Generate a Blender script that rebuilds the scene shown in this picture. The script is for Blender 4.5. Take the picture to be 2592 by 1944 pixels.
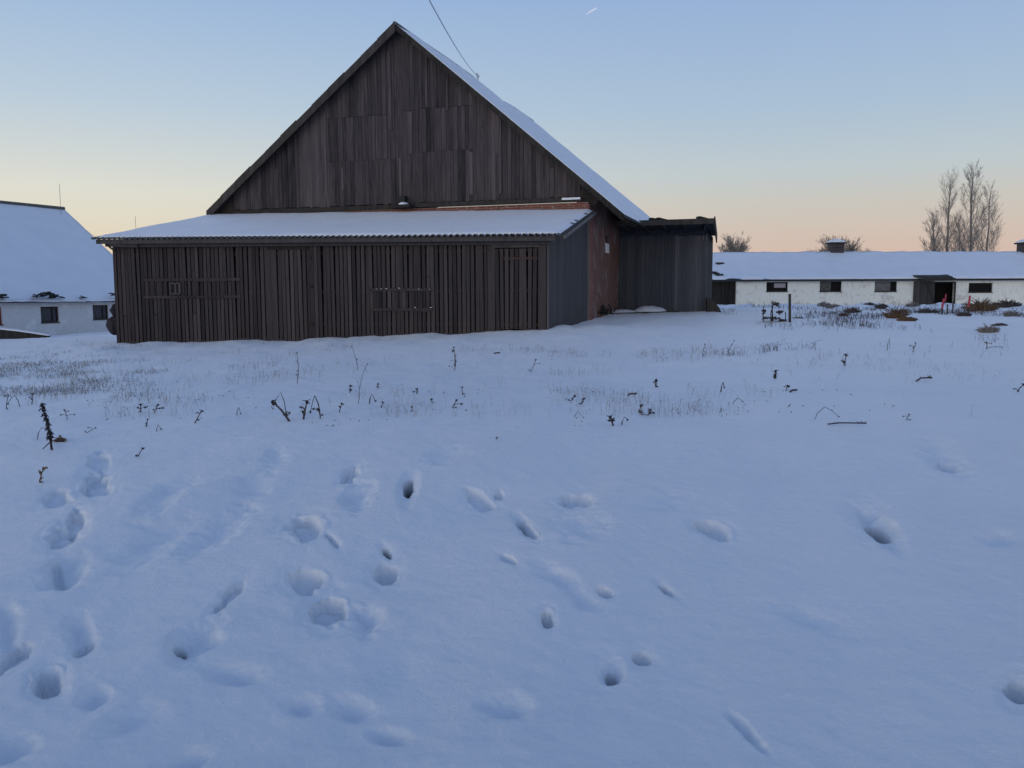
import bpy, math, random
import numpy as np
from mathutils import Vector, Matrix

random.seed(7)
for o in list(bpy.data.objects): bpy.data.objects.remove(o)
S = bpy.context.scene
C = S.collection
R = math.radians
# ------------------------------------------------------------------ camera
F = 2160.0                       # focal length in photo pixels (2592 wide)
CAM = Vector((0, 0, 1.6))
ROT = (Matrix.Rotation(math.pi/2 - math.atan(227/F), 3, 'X') @ Matrix.Rotation(R(-0.25), 3, 'Z'))
cd = bpy.data.cameras.new('camera'); cam = bpy.data.objects.new('camera', cd); C.objects.link(cam)
cam.matrix_world = Matrix.Translation(CAM) @ ROT.to_4x4()
cd.sensor_width = 36; cd.lens = 36*F/2592; cd.clip_start = .05; cd.clip_end = 20000
S.camera = cam
# ------------------------------------------------------------------ world: dusk sky after sunset
w = bpy.data.worlds.new('World'); S.world = w; w.use_nodes = True
nt = w.node_tree; nt.nodes.clear()
def lin(c):
    return tuple(((v/255)/12.92 if v/255 <= .04045 else ((v/255+.055)/1.055)**2.4) for v in c) + (1,)
def ramp(nt, stops):
    r = nt.nodes.new('ShaderNodeValToRGB'); e = r.color_ramp.elements
    e[0].position = stops[0][0]; e[0].color = stops[0][1]
    e[1].position = stops[-1][0]; e[1].color = stops[-1][1]
    for p, c in stops[1:-1]:
        n = e.new(p); n.color = c
    return r
SKYL = [(0, (214,172,150)), (.047, (228,208,182)), (.075, (226,217,196)), (.11, (222,221,209)), (.15, (206,213,213)),
        (.2, (186,204,219)), (.31, (155,183,218)), (.45, (125,155,205)), (.7, (106,134,182)), (1, (99,127,174))]
SKYR = [(0, (206,172,162)), (.047, (211,188,174)), (.075, (207,194,182)), (.1, (201,198,190)), (.134, (190,201,205)),
        (.2, (170,192,213)), (.31, (150,177,215)), (.45, (123,153,203)), (.7, (106,134,182)), (1, (99,127,174))]
tc = nt.nodes.new('ShaderNodeTexCoord'); sx = nt.nodes.new('ShaderNodeSeparateXYZ')
nt.links.new(tc.outputs['Generated'], sx.inputs[0])
rl = ramp(nt, [(p, lin(c)) for p, c in SKYL]); rr = ramp(nt, [(p, lin(c)) for p, c in SKYR])
nt.links.new(sx.outputs['Z'], rl.inputs[0]); nt.links.new(sx.outputs['Z'], rr.inputs[0])
mr = nt.nodes.new('ShaderNodeMapRange'); mr.inputs[1].default_value = -.5; mr.inputs[2].default_value = .35
mr.interpolation_type = 'SMOOTHSTEP'
nt.links.new(sx.outputs['X'], mr.inputs[0])
mx = nt.nodes.new('ShaderNodeMix'); mx.data_type = 'RGBA'
nt.links.new(mr.outputs[0], mx.inputs[0]); nt.links.new(rl.outputs[0], mx.inputs[6]); nt.links.new(rr.outputs[0], mx.inputs[7])
bg = nt.nodes.new('ShaderNodeBackground'); bg.inputs[1].default_value = 1.0
# afterglow where the sun went down, low behind and left of the camera
def mth(op, a, b=None, c=None):
    m = nt.nodes.new('ShaderNodeMath'); m.operation = op
    for i, x in enumerate((a, b, c)):
        if x is None: continue
        if isinstance(x, (int, float)): m.inputs[i].default_value = x
        else: nt.links.new(x, m.inputs[i])
    return m.outputs[0]
az = mth('POWER', mth('MAXIMUM', mth('MULTIPLY_ADD', sx.outputs['X'], -.60, mth('MULTIPLY', sx.outputs['Y'], -.80)), 0), 2.2)
hz_ = mth('EXPONENT', mth('DIVIDE', mth('ABSOLUTE', sx.outputs['Z']), -.16))
gl = mth('MULTIPLY', az, hz_)
gm = nt.nodes.new('ShaderNodeMix'); gm.data_type = 'RGBA'; gm.blend_type = 'ADD'; gm.clamp_result = False
nt.links.new(gl, gm.inputs[0]); nt.links.new(mx.outputs[2], gm.inputs[6]); gm.inputs[7].default_value = (2.35, 2.0, 1.52, 1)
nt.links.new(gm.outputs[2], bg.inputs[0])
wo = nt.nodes.new('ShaderNodeOutputWorld'); nt.links.new(bg.outputs[0], wo.inputs[0])
# the last light of the sun, low behind the camera
sd = bpy.data.lights.new('sun', 'SUN'); so = bpy.data.objects.new('sun', sd); C.objects.link(so)
sd.energy = .2; sd.angle = R(20); sd.color = (1, .82, .62)
so.rotation_euler = Vector((-.64, -.76, .10)).to_track_quat('Z', 'Y').to_euler()
S.view_settings.view_transform = 'Standard'; S.view_settings.look = 'None'
S.view_settings.exposure = 0; S.view_settings.gamma = 1
S.render.engine = 'CYCLES'; S.cycles.samples = 128; S.cycles.max_bounces = 5
S.cycles.use_denoising = True
S.render.resolution_x = 1024; S.render.resolution_y = 768

# ------------------------------------------------------------------ projection helpers
def ray(u, v):
    return ROT @ Vector(((u-1296)/F, -(v-972)/F, -1))
def P(u, v, Y):
    d = ray(u, v); return CAM + d*(Y/d.y)
# ------------------------------------------------------------------ noise (numpy value noise)
def _h(ix, iy, seed):
    n = (ix.astype(np.int64)*374761393 + iy.astype(np.int64)*668265263 + seed*1442695041) & 0xffffffff
    n = ((n ^ (n >> 13))*1274126177) & 0xffffffff
    return ((n ^ (n >> 16)) & 0xffffff)/float(0xffffff)
def vn(x, y, seed=0):
    x = np.asarray(x, float); y = np.asarray(y, float)
    ix = np.floor(x); iy = np.floor(y); fx = x-ix; fy = y-iy
    fx = fx*fx*fx*(fx*(fx*6-15)+10); fy = fy*fy*fy*(fy*(fy*6-15)+10)
    a = _h(ix, iy, seed); b = _h(ix+1, iy, seed); c = _h(ix, iy+1, seed); d = _h(ix+1, iy+1, seed)
    return ((a+(b-a)*fx)*(1-fy) + (c+(d-c)*fx)*fy)*2-1
def fbm(x, y, seed=0, n=4):
    s = 0; a = 1; f = 1
    for k in range(n):
        s = s + a*vn(x*f+k*17.3, y*f-k*9.1, seed+k); a *= .5; f *= 2.03
    return s
def sst(a, b, x):
    t = np.clip((x-a)/(b-a), 0, 1); return t*t*(3-2*t)
# ------------------------------------------------------------------ terrain
CP = [(0,0,0),(0,3,-.12),(-4,4,-.1),(4,4,-.06),(0,6.5,.02),(-5,8.5,.14),(0,9.5,.2),(5,9,.2),(0,15,.10),(-8,16,0.),(8,16,.16),
      (-14.5,29.6,-.08),(-7,28.2,.13),(1.2,26.8,.47),(-14,24,-.1),(1.5,22,.26),(3.4,31.5,.62),(5.2,38.6,.82),(10,37.6,.84),(14,30,.62),(10,24,.35),
      (-22,40,-.45),(-30.3,53.6,-.85),(-26.6,61.6,-.78),(-36,42,-.85),(19,79,.42),(33,79,.42),(50,79,.42),(24,55,.5),(35,50,.4),(-4,40,.4),
      (-20,20,-.25),(25,20,.2),(0,-20,-.1),(-30,0,-.2),(30,0,.1),(0,160,.3),(120,100,.3),(-120,100,-.3),(120,-80,0),(-120,-80,0),(0,-120,0),(0,400,.3),(350,200,.3),(-350,200,.0)]
_cp = np.array(CP, float)
def _phi(r): return np.where(r > 1e-9, r*r*np.log(np.maximum(r, 1e-9)), 0)
_n = len(CP); _d = np.hypot(_cp[:,None,0]-_cp[None,:,0], _cp[:,None,1]-_cp[None,:,1])
_A = np.zeros((_n+3,_n+3)); _A[:_n,:_n] = _phi(_d)+np.eye(_n)*.5; _A[:_n,_n] = 1; _A[:_n,_n+1] = _cp[:,0]; _A[:_n,_n+2] = _cp[:,1]
_A[_n:,:_n] = _A[:_n,_n:].T
_wt = np.linalg.solve(_A, np.concatenate([_cp[:,2], [0,0,0]]))
def base(x, y):
    x = np.asarray(x, float); y = np.asarray(y, float)
    s = _wt[_n]+_wt[_n+1]*x+_wt[_n+2]*y
    for i in range(_n): s = s+_wt[i]*_phi(np.hypot(x-_cp[i,0], y-_cp[i,1]))
    r = np.hypot(x, y); k = sst(250, 420, r)
    s = s*(1-k)+.2*k
    # wind drifts running diagonally, soft lumps
    dx = (x*.5+y*.87); dy = (-x*.87+y*.5)
    near = 1-sst(9, 14, y)
    s = s+.034*vn(dx*.45, dy*1.25, 3)*(.35+.65*near)+.014*vn(dx*1.5, dy*4.0, 5)*near+.04*vn(x*.3, y*.3, 9)
    fld = sst(9, 15, y)*(1-sst(90, 130, y))
    s = s+fld*(.022*fbm(x*1.1, y*.8, 21, 4)+.012*np.abs(fbm(x*3.2, y*2.1, 31, 2)))
    wl = sst(23, 26, y)*(1-sst(31, 33, y))*sst(-18, -15, x)*(1-sst(3, 5, x))
    s = s+wl*.05*fbm(x*1.1, y*.5, 91, 3)
    rough = sst(8, 16, x)*sst(36, 46, y)*(1-sst(77, 79.5, y))
    s = s+rough*.24*np.maximum(fbm(x*.5, y*.4, 41, 3), -.2)
    return s
def gz(x, y): return float(base(np.array([x]), np.array([y]))[0])
_ts = np.concatenate([np.arange(1.5, 14, .02), np.arange(14, 110, .08)])
def G(u, v):
    """where the sight line of a pixel meets the snow"""
    d = ray(u, v); d = d/d.y
    X = CAM.x+d.x*_ts; Z = CAM.z+d.z*_ts
    hit = np.nonzero(Z < base(X, _ts))[0]
    i = hit[0] if len(hit) else len(_ts)-1
    return Vector((X[i], _ts[i], gz(X[i], _ts[i])))
# footprints: u, v, half length px, half width px (on the picture), turn in degrees, depth m, kind
# kind: p = pressed boot hole with a crisp rim, s = soft filled-in hollow, c = dark crack / deep hole
FP = [(250,1165,26,20,10,.05,'p'),(246,1222,30,22,-10,.09,'p'),(145,1262,30,16,0,.07,'p'),(192,1312,22,18,60,.08,'p'),(160,1350,34,18,10,.10,'p'),
 (165,1440,46,34,30,.11,'s'),(146,1440,14,34,8,.06,'p'),(200,1600,28,34,20,.07,'s'),(212,1640,24,14,40,.05,'p'),(15,1590,26,40,0,.07,'s'),(35,1660,46,17,28,.07,'p'),
 (124,1725,28,30,-30,.13,'p'),(238,1768,36,22,25,.06,'s'),(590,1498,46,11,35,.06,'p'),(500,1610,62,34,22,.10,'s'),(455,1622,13,8,10,.11,'c'),
 (600,1708,70,22,-14,.07,'s'),(770,1328,46,27,-2,.11,'p'),(842,1368,24,7,-42,.06,'p'),(776,1465,44,27,-4,.11,'p'),(832,1540,44,34,-10,.12,'p'),
 (932,1562,44,36,0,.09,'s'),(980,1448,34,26,5,.12,'p'),(978,1394,13,6,-30,.07,'c'),(757,1785,48,20,-5,.06,'s'),(892,1796,56,22,-12,.07,'s'),
 (992,1868,52,22,-16,.07,'s'),(886,1197,26,14,25,.09,'p'),(905,1250,42,32,20,.07,'s'),(1034,1226,13,20,-24,.13,'c'),(1215,1268,36,16,-20,.07,'p'),(1262,1250,14,9,0,.06,'p'),
 (1330,1334,34,11,-46,.12,'p'),(1317,1319,8,7,0,.13,'c'),(1285,1412,26,8,-30,.05,'p'),(1430,1472,90,22,-22,.06,'s'),(1530,1498,28,10,-5,.08,'p'),
 (1462,1262,46,15,8,.10,'p'),(1488,1266,12,7,0,.12,'c'),(1470,1310,70,40,0,.06,'s'),(1386,1562,17,17,-50,.10,'p'),(1548,1700,17,14,20,.19,'c'),(1626,1664,26,19,-10,.09,'p'),
 (1685,1492,25,8,-32,.10,'p'),(1800,1335,42,16,-14,.11,'p'),(2222,1328,34,12,-36,.24,'c'),(2190,1300,60,36,-20,.05,'s'),(2400,1178,28,13,-15,.09,'p'),
 (2380,1150,60,24,-25,.05,'s'),(2540,1362,44,15,12,.05,'s'),(2578,1740,26,26,-20,.15,'p'),(1290,1788,66,32,0,.08,'s'),(1890,1850,70,14,-40,.06,'s'),
 (700,1155,30,18,0,.04,'s'),(1010,1700,70,30,20,.03,'s'),(1700,1260,60,26,10,.04,'s'),(2050,1560,90,30,-10,.03,'s'),(560,1340,90,30,25,.06,'s'),(380,1380,110,30,28,.05,'s'),
 (420,1250,80,22,25,.05,'s'),(640,1230,50,22,10,.05,'s'),(1130,1150,60,22,10,.04,'s'),(20,1900,50,30,0,.08,'s'),(480,1930,60,18,5,.06,'s'),(330,1820,70,26,10,.05,'s')]
_fp = []
for (u, v, a, b, t, dep, kd) in FP:
    p = G(u, v); D = (p-CAM).length
    vs = abs(D/max(p.y, .1))*(p.z-CAM.z)/p.y           # foreshortening of the ground
    sc = D/F; fs = 1/max(.18, (CAM.z-p.z)/D)
    th = R(t)
    # picture ellipse -> ground ellipse as a 2x2 map from ground offset to unit circle
    q = .86 if kd == 'p' else .9 if kd == 's' else .95
    _fp.append((p.x, p.y, a*sc*q, b*sc*q, th, fs, dep*(.8 if kd != 'c' else 1), kd))
def carve(x, y, z):
    bare = np.zeros_like(z)
    wob = .27*fbm(x*8, y*8, 77, 4)
    for i, (px, py, a, b, th, fs, dep, kd) in enumerate(_fp):
        rr = 2.6*max(a, b)*max(fs, 1)
        m = (np.abs(x-px) < rr) & (np.abs(y-py) < rr)
        if not m.any(): continue
        az_ = math.atan2(px, py); ex_ = x[m]-px; ey_ = y[m]-py
        dx = ex_*math.cos(az_)-ey_*math.sin(az_); dy = (ex_*math.sin(az_)+ey_*math.cos(az_))/fs
        q1 = (dx*math.cos(th)+dy*math.sin(th))/a; q2 = (-dx*math.sin(th)+dy*math.cos(th))/b
        r = np.sqrt(q1*q1+q2*q2)+wob[m]
        if kd == 's':
            z[m] -= dep*(1-sst(0, 1.5, r))
        elif kd == 'p':
            f = 1-sst(.84, 1.06, r)
            z[m] -= dep*f*(1-.12*q2+.16*vn(x[m]*26, y[m]*26, 90+i)+.25*vn(x[m]*11, y[m]*11, 50+i))
            z[m] -= .22*dep*(1-sst(.9, 2.2, r)); z[m] += .16*dep*np.exp(-((r-1.32)/.16)**2)*(.5+.5*vn(x[m]*6, y[m]*6, i))
        else:
            f = 1-sst(.7, 1.1, r)
            z[m] -= dep*f; z[m] -= .25*dep*(1-sst(.8, 2.6, r)); bare[m] = np.maximum(bare[m], f)
    return z, bare

# ------------------------------------------------------------------ mesh builder
class MB:
    def __init__(s): s.v = []; s.f = []; s.t = []
    def pts(s, pts, tone=.5):
        i = len(s.v); s.v += [tuple(p) for p in pts]; s.t += [tone]*len(pts); return i
    def hexa(s, p, tone=.5):
        i = s.pts(p, tone)
        for q in ((0,3,2,1),(4,5,6,7),(0,1,5,4),(1,2,6,5),(2,3,7,6),(3,0,4,7)): s.f.append(tuple(i+k for k in q))
    def prism(s, a, b, tone=.5):
        n = len(a); i = s.pts(list(a)+list(b), tone)
        s.f.append(tuple(i+k for k in range(n))[::-1]); s.f.append(tuple(i+n+k for k in range(n)))
        for k in range(n):
            k2 = (k+1) % n; s.f.append((i+k, i+k2, i+n+k2, i+n+k))
    def box(s, c, sx, sy, sz, rz=0, tone=.5, tilt=None):
        m = Matrix.Rotation(rz, 3, 'Z')
        if tilt is not None: m = m @ tilt
        s.hexa([Vector(c)+m @ Vector((a*sx/2, b*sy/2, d*sz/2)) for (a, b, d) in ((-1,-1,-1),(1,-1,-1),(1,1,-1),(-1,1,-1),(-1,-1,1),(1,-1,1),(1,1,1),(-1,1,1))], tone)
    def beam(s, a, b, wd, ht, tone=.5):
        a = Vector(a); b = Vector(b); d = (b-a).normalized(); up = Vector((0,0,1))
        if abs(d.z) > .95: up = Vector((0,1,0))
        sd = d.cross(up).normalized()*wd/2; u = sd.cross(d).normalized()*ht/2
        s.hexa([a-sd-u, a+sd-u, b+sd-u, b-sd-u, a-sd+u, a+sd+u, b+sd+u, b-sd+u], tone)
    def tube(s, path, rad, n=4, tone=.5, cap=True):
        path = [Vector(p) for p in path]
        if not hasattr(rad, '__len__'): rad = [rad]*len(path)
        rings = []
        for k, p in enumerate(path):
            d = (path[min(k+1, len(path)-1)]-path[max(k-1, 0)]).normalized()
            up = Vector((0,0,1)) if abs(d.z) < .9 else Vector((1,0,0))
            a = d.cross(up).normalized(); b = d.cross(a)
            rings.append(s.pts([p+(a*math.cos(2*math.pi*j/n)+b*math.sin(2*math.pi*j/n))*rad[k] for j in range(n)], tone))
        for k in range(len(path)-1):
            for j in range(n):
                j2 = (j+1) % n; s.f.append((rings[k]+j, rings[k]+j2, rings[k+1]+j2, rings[k+1]+j))
        if cap:
            s.f.append(tuple(rings[0]+j for j in range(n))[::-1]); s.f.append(tuple(rings[-1]+j for j in range(n)))
    def slab(s, A, B, Cc, D, nx, ny, top, bot, tone=.5):
        """A front-left, B front-right, Cc back-right, D back-left; top/bot(s,t)-> offset along z"""
        A, B, Cc, D = map(Vector, (A, B, Cc, D))
        def q(i, j):
            a = i/nx; b = j/ny; return A.lerp(B, a).lerp(D.lerp(Cc, a), b), a, b
        up = []; dn = []
        for j in range(ny+1):
            for i in range(nx+1):
                p, a, b = q(i, j); ot = top(a, b); ob = bot(a, b)
                up.append(p+(ot if isinstance(ot, Vector) else Vector((0,0,ot)))); dn.append(p+(ob if isinstance(ob, Vector) else Vector((0,0,ob))))
        u0 = s.pts(up, tone); d0 = s.pts(dn, tone); W = nx+1
        for j in range(ny):
            for i in range(nx):
                k = j*W+i
                s.f.append((u0+k, u0+k+1, u0+k+W+1, u0+k+W)); s.f.append((d0+k, d0+k+W, d0+k+W+1, d0+k+1))
        for i in range(nx):
            s.f.append((d0+i, d0+i+1, u0+i+1, u0+i)); k = ny*W+i; s.f.append((u0+k, u0+k+1, d0+k+1, d0+k))
        for j in range(ny):
            k = j*W; s.f.append((u0+k, u0+k+W, d0+k+W, d0+k)); k = j*W+nx; s.f.append((d0+k, d0+k+W, u0+k+W, u0+k))
    def blob(s, c, rx, ry, rz, n=10, m=6, rough=.2, tone=.5, seed=0, half=False):
        c = Vector(c); rg = random.Random(seed); rings = []
        for j in range(m+1):
            ph = (math.pi/2 if half else math.pi)*j/m
            if j == 0: rings.append(s.pts([c+Vector((0,0,rz))], tone)); continue
            k = 1
            if not half and j == m: rings.append(s.pts([c-Vector((0,0,rz))], tone)); continue
            rings.append(s.pts([c+Vector((rx*math.sin(ph)*math.cos(2*math.pi*i/n)*(1+rough*rg.uniform(-1,1)), ry*math.sin(ph)*math.sin(2*math.pi*i/n)*(1+rough*rg.uniform(-1,1)), rz*math.cos(ph)*(1+rough*rg.uniform(-1,1)))) for i in range(n)], tone))
        for j in range(m):
            for i in range(n):
                i2 = (i+1) % n
                if j == 0: s.f.append((rings[0], rings[1]+i, rings[1]+i2))
                elif not half and j == m-1: s.f.append((rings[j]+i, rings[j+1], rings[j]+i2))
                else: s.f.append((rings[j]+i, rings[j+1]+i, rings[j+1]+i2, rings[j]+i2))
    def build(s, name, m, parent=None, org=None, smooth=False):
        me = bpy.data.meshes.new(name)
        root = parent
        while root is not None and root.parent is not None: root = root.parent
        o0 = Vector(root.location) if root is not None else (Vector(org) if org is not None else Vector((0,0,0)))
        me.from_pydata([tuple(Vector(p)-o0) for p in s.v], [], s.f); me.update()
        at = me.attributes.new('tone', 'FLOAT', 'POINT'); at.data.foreach_set('value', s.t)
        me.materials.append(m)
        if smooth: me.polygons.foreach_set('use_smooth', [True]*len(me.polygons))
        o = bpy.data.objects.new(name, me); C.objects.link(o)
        if root is not None: o.parent = parent
        else: o.location = o0
        return o
def thing(name, label, cat, loc, group=None):
    o = bpy.data.objects.new(name, None); C.objects.link(o); o.location = loc; o.empty_display_size = .2
    o['label'] = label; o['category'] = cat
    if group: o['group'] = group
    return o
def tag(o, label, cat, group=None):
    o['label'] = label; o['category'] = cat
    if group: o['group'] = group
    return o
# ------------------------------------------------------------------ materials
def mat(name, rough=.8, spec=.3):
    m = bpy.data.materials.new(name); m.use_nodes = True; n = m.node_tree
    b = n.nodes['Principled BSDF']; b.inputs['Roughness'].default_value = rough; b.inputs['Specular IOR Level'].default_value = spec
    return m, n, b
def nn(n, t, **k):
    x = n.nodes.new(t)
    for a, v in k.items(): setattr(x, a, v)
    return x
def mixc(n, fac, a, b, mode='MIX'):
    m = nn(n, 'ShaderNodeMix', data_type='RGBA', blend_type=mode)
    for sock, val in ((m.inputs[0], fac), (m.inputs[6], a), (m.inputs[7], b)):
        if isinstance(val, bpy.types.NodeSocket): n.links.new(val, sock)
        elif isinstance(val, (int, float)): sock.default_value = val
        else: sock.default_value = tuple(val)+(1,) if len(val) == 3 else val
    return m.outputs[2]
def noise(n, vec, scale, det=4, rough=.55):
    t = nn(n, 'ShaderNodeTexNoise'); t.inputs['Scale'].default_value = scale; t.inputs['Detail'].default_value = det; t.inputs['Roughness'].default_value = rough
    if vec is not None: n.links.new(vec, t.inputs['Vector'])
    return t.outputs[0]
def mapr(n, v, a, b, c=0, d=1):
    m = nn(n, 'ShaderNodeMapRange'); n.links.new(v, m.inputs[0])
    for i, x in enumerate((a, b, c, d)): m.inputs[i+1].default_value = x
    return m.outputs[0]
def ocoord(n, scale=(1,1,1)):
    t = nn(n, 'ShaderNodeTexCoord'); m = nn(n, 'ShaderNodeMapping'); m.inputs['Scale'].default_value = scale
    n.links.new(t.outputs['Object'], m.inputs[0]); return m.outputs[0]
def attr(n, nm):
    a = nn(n, 'ShaderNodeAttribute'); a.attribute_name = nm; return a.outputs['Fac']
def bump(n, b, h, dist, strength=1):
    m = nn(n, 'ShaderNodeBump'); m.inputs['Distance'].default_value = dist; m.inputs['Strength'].default_value = strength
    n.links.new(h, m.inputs['Height']); n.links.new(m.outputs[0], b.inputs['Normal'])
def wood(name, dark, light, grain=(9,9,.5), rough=.85):
    m, n, b = mat(name, rough, .25)
    g = nn(n, 'ShaderNodeNewGeometry'); isl = g.outputs['Random Per Island']
    vec = ocoord(n, grain)
    ad = nn(n, 'ShaderNodeVectorMath', operation='ADD'); n.links.new(vec, ad.inputs[0])
    sc = nn(n, 'ShaderNodeMath', operation='MULTIPLY'); n.links.new(isl, sc.inputs[0]); sc.inputs[1].default_value = 40
    n.links.new(sc.outputs[0], ad.inputs[1])
    ns = noise(n, ad.outputs[0], 2.2, 7, .65)
    st = noise(n, ad.outputs[0], .45, 3, .5)
    t1 = nn(n, 'ShaderNodeMath', operation='MULTIPLY_ADD'); n.links.new(mapr(n, ns, .3, .7, -.28, .28), t1.inputs[0]); t1.inputs[1].default_value = 1
    n.links.new(attr(n, 'tone'), t1.inputs[2])
    t2 = nn(n, 'ShaderNodeMath', operation='MULTIPLY_ADD'); n.links.new(mapr(n, isl, 0, 1, -.17, .17), t2.inputs[0]); t2.inputs[1].default_value = 1; n.links.new(t1.outputs[0], t2.inputs[2])
    t2.use_clamp = True
    col = mixc(n, t2.outputs[0], dark, light)
    # weather stains, greenish and dark damp
    col = mixc(n, mapr(n, st, .5, .72, 0, .55), col, (dark[0]*.75, dark[1]*.95, dark[2]*.85))
    n.links.new(col, b.inputs['Base Color']); bump(n, b, ns, .006)
    return m
M_gable = wood('gable_boards', (.022,.019,.020), (.138,.112,.112))
M_slat = wood('slat_wood', (.030,.024,.024), (.094,.076,.073))
M_door = wood('grey_door_wood', (.045,.042,.043), (.12,.105,.10))
M_dark = wood('dark_timber', (.020,.018,.016), (.085,.072,.062))
M_shed = wood('shed_boards', (.050,.054,.066), (.135,.134,.148))
M_panel = wood('grey_panel', (.060,.058,.058), (.108,.098,.095), grain=(5,5,.6))
M_post = wood('post_wood', (.07,.065,.06), (.20,.18,.165))
def snowmat(name, ground=False):
    m, n, b = mat(name, .5, .6)
    b.inputs['Sheen Weight'].default_value = .25; b.inputs['Sheen Roughness'].default_value = .4
    vec = ocoord(n)
    big = noise(n, vec, .7, 3, .5)
    col = mixc(n, mapr(n, big, .3, .7), (.84,.86,.88), (.90,.91,.92))
    if ground:
        col = mixc(n, attr(n, 'bare'), col, (.045,.045,.042))
        geo = nn(n, 'ShaderNodeTexCoord')
        sep = nn(n, 'ShaderNodeSeparateXYZ'); n.links.new(geo.outputs['Object'], sep.inputs[0])
        # buried stubble and clods that grey the far field
        fld = mapr(n, sep.outputs['Y'], 14, 34); far = noise(n, ocoord(n, (.9,.35,1)), 1.6, 6, .7)
        k = nn(n, 'ShaderNodeMath', operation='MULTIPLY'); n.links.new(fld, k.inputs[0]); n.links.new(mapr(n, far, .60, .72, 0, .35), k.inputs[1])
        col = mixc(n, k.outputs[0], col, (.30,.28,.25))
    n.links.new(col, b.inputs['Base Color'])
    f1 = noise(n, vec, 22, 8, .72); bump(n, b, f1, .016, .8)
    return m
M_snow = snowmat('snow'); M_ground = snowmat('snow_ground', True)
def brickmat(name, c1, c2, plaster, amt, dark=.75, mortar=(.34,.31,.28)):
    m, n, b = mat(name, .9, .2)
    geo = nn(n, 'ShaderNodeTexCoord'); sp = nn(n, 'ShaderNodeSeparateXYZ'); n.links.new(geo.outputs['Object'], sp.inputs[0])
    ad = nn(n, 'ShaderNodeMath', operation='ADD'); n.links.new(sp.outputs['X'], ad.inputs[0]); n.links.new(sp.outputs['Y'], ad.inputs[1])
    cb = nn(n, 'ShaderNodeCombineXYZ'); n.links.new(ad.outputs[0], cb.inputs[0]); n.links.new(sp.outputs['Z'], cb.inputs[1])
    br = nn(n, 'ShaderNodeTexBrick'); n.links.new(cb.outputs[0], br.inputs['Vector']); br.inputs['Scale'].default_value = 1
    br.inputs['Brick Width'].default_value = .26; br.inputs['Row Height'].default_value = .078; br.inputs['Mortar Size'].default_value = .012
    br.inputs['Color1'].default_value = (*c1, 1); br.inputs['Color2'].default_value = (*c2, 1); br.inputs['Mortar'].default_value = (*mortar, 1)
    vec = ocoord(n); st = noise(n, vec, .9, 6, .65); s2 = noise(n, ocoord(n, (1,1,.5)), 3.1, 5, .7)
    col = mixc(n, mapr(n, s2, .35, .7, 0, dark), br.outputs[0], tuple(x*.5 for x in c1))
    col = mixc(n, mapr(n, st, .62-amt, .74-amt, 0, .92), col, plaster)
    n.links.new(col, b.inputs['Base Color']); bump(n, b, br.outputs['Fac'], -.006)
    return m
M_brick = brickmat('red_brick', (.30,.09,.055), (.21,.07,.05), (.30,.21,.17), -.06)
M_brickside = brickmat('worn_brick', (.25,.12,.09), (.22,.11,.085), (.27,.22,.20), .10, .6, (.19,.13,.11))
def plastermat(name, c, dirt, amt):
    m, n, b = mat(name, .9, .2)
    st = noise(n, ocoord(n, (1,1,1.5)), .8, 7, .68); fi = noise(n, ocoord(n, (1,1,.3)), 5, 5, .6)
    col = mixc(n, mapr(n, st, .60-amt, .74-amt, 0, .85), c, dirt); col = mixc(n, mapr(n, fi, .5, .75, 0, .45), col, tuple(x*.6 for x in c))
    n.links.new(col, b.inputs['Base Color']); bump(n, b, fi, .01); return m
M_white = plastermat('white_plaster', (.92,.90,.78), (.52,.46,.40), .07)
M_whitebrick = brickmat('whitewashed_brick', (.84,.84,.82), (.78,.77,.75), (.88,.89,.88), .10, .22, (.66,.66,.66))
def plain(name, c, rough=.7, var=.3, scale=6):
    m, n, b = mat(name, rough, .3)
    ns = noise(n, ocoord(n), scale, 5, .6)
    n.links.new(mixc(n, mapr(n, ns, .3, .7), tuple(x*(1-var) for x in c), tuple(min(1, x*(1+var)) for x in c)), b.inputs['Base Color'])
    bump(n, b, ns, .004); return m
M_sheet = plain('fibre_cement_sheet', (.12,.125,.12), .85)
M_tar = plain('tarred_roofing', (.035,.035,.035), .8)
M_soil = plain('bare_earth', (.03,.026,.022), .95)
M_glass = plain('dark_glass', (.05,.055,.065), .12, .2, 2)
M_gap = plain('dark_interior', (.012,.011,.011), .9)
M_weed = plain('dry_weed', (.085,.068,.062), .9, .4, 30)
M_weeddark = plain('dark_weed', (.036,.030,.034), .9, .4, 30)
M_leaf = plain('withered_leaf', (.20,.13,.07), .9, .5, 40)
M_straw = plain('pale_grass', (.24,.21,.19), .9, .35, 30)
M_frost = plain('frosted_grass', (.22,.21,.20), .9, .45, 30)
M_brown = plain('brown_grass', (.15,.095,.055), .9, .4, 20)
M_twig = plain('far_twigs', (.27,.235,.20), .9, .3, 3)
M_bark = plain('bark', (.22,.19,.165), .9, .4, 3)
M_green = plain('dark_shrub', (.02,.032,.022), .9, .4, 20)
M_red = plain('red_paint', (.42,.05,.07), .6, .15, 8)
M_slit = plain('bright_slit', (.88,.82,.78), .6, .08, 9)
M_rust = plain('dull_red_paint', (.20,.05,.045), .7, .3, 8)
M_wire = plain('wire_metal', (.16,.17,.19), .5)
M_galv = plain('pale_wire', (.55,.58,.62), .5)
M_blanket = plain('pale_panel', (.42,.38,.40), .8, .4, 9)

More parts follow.
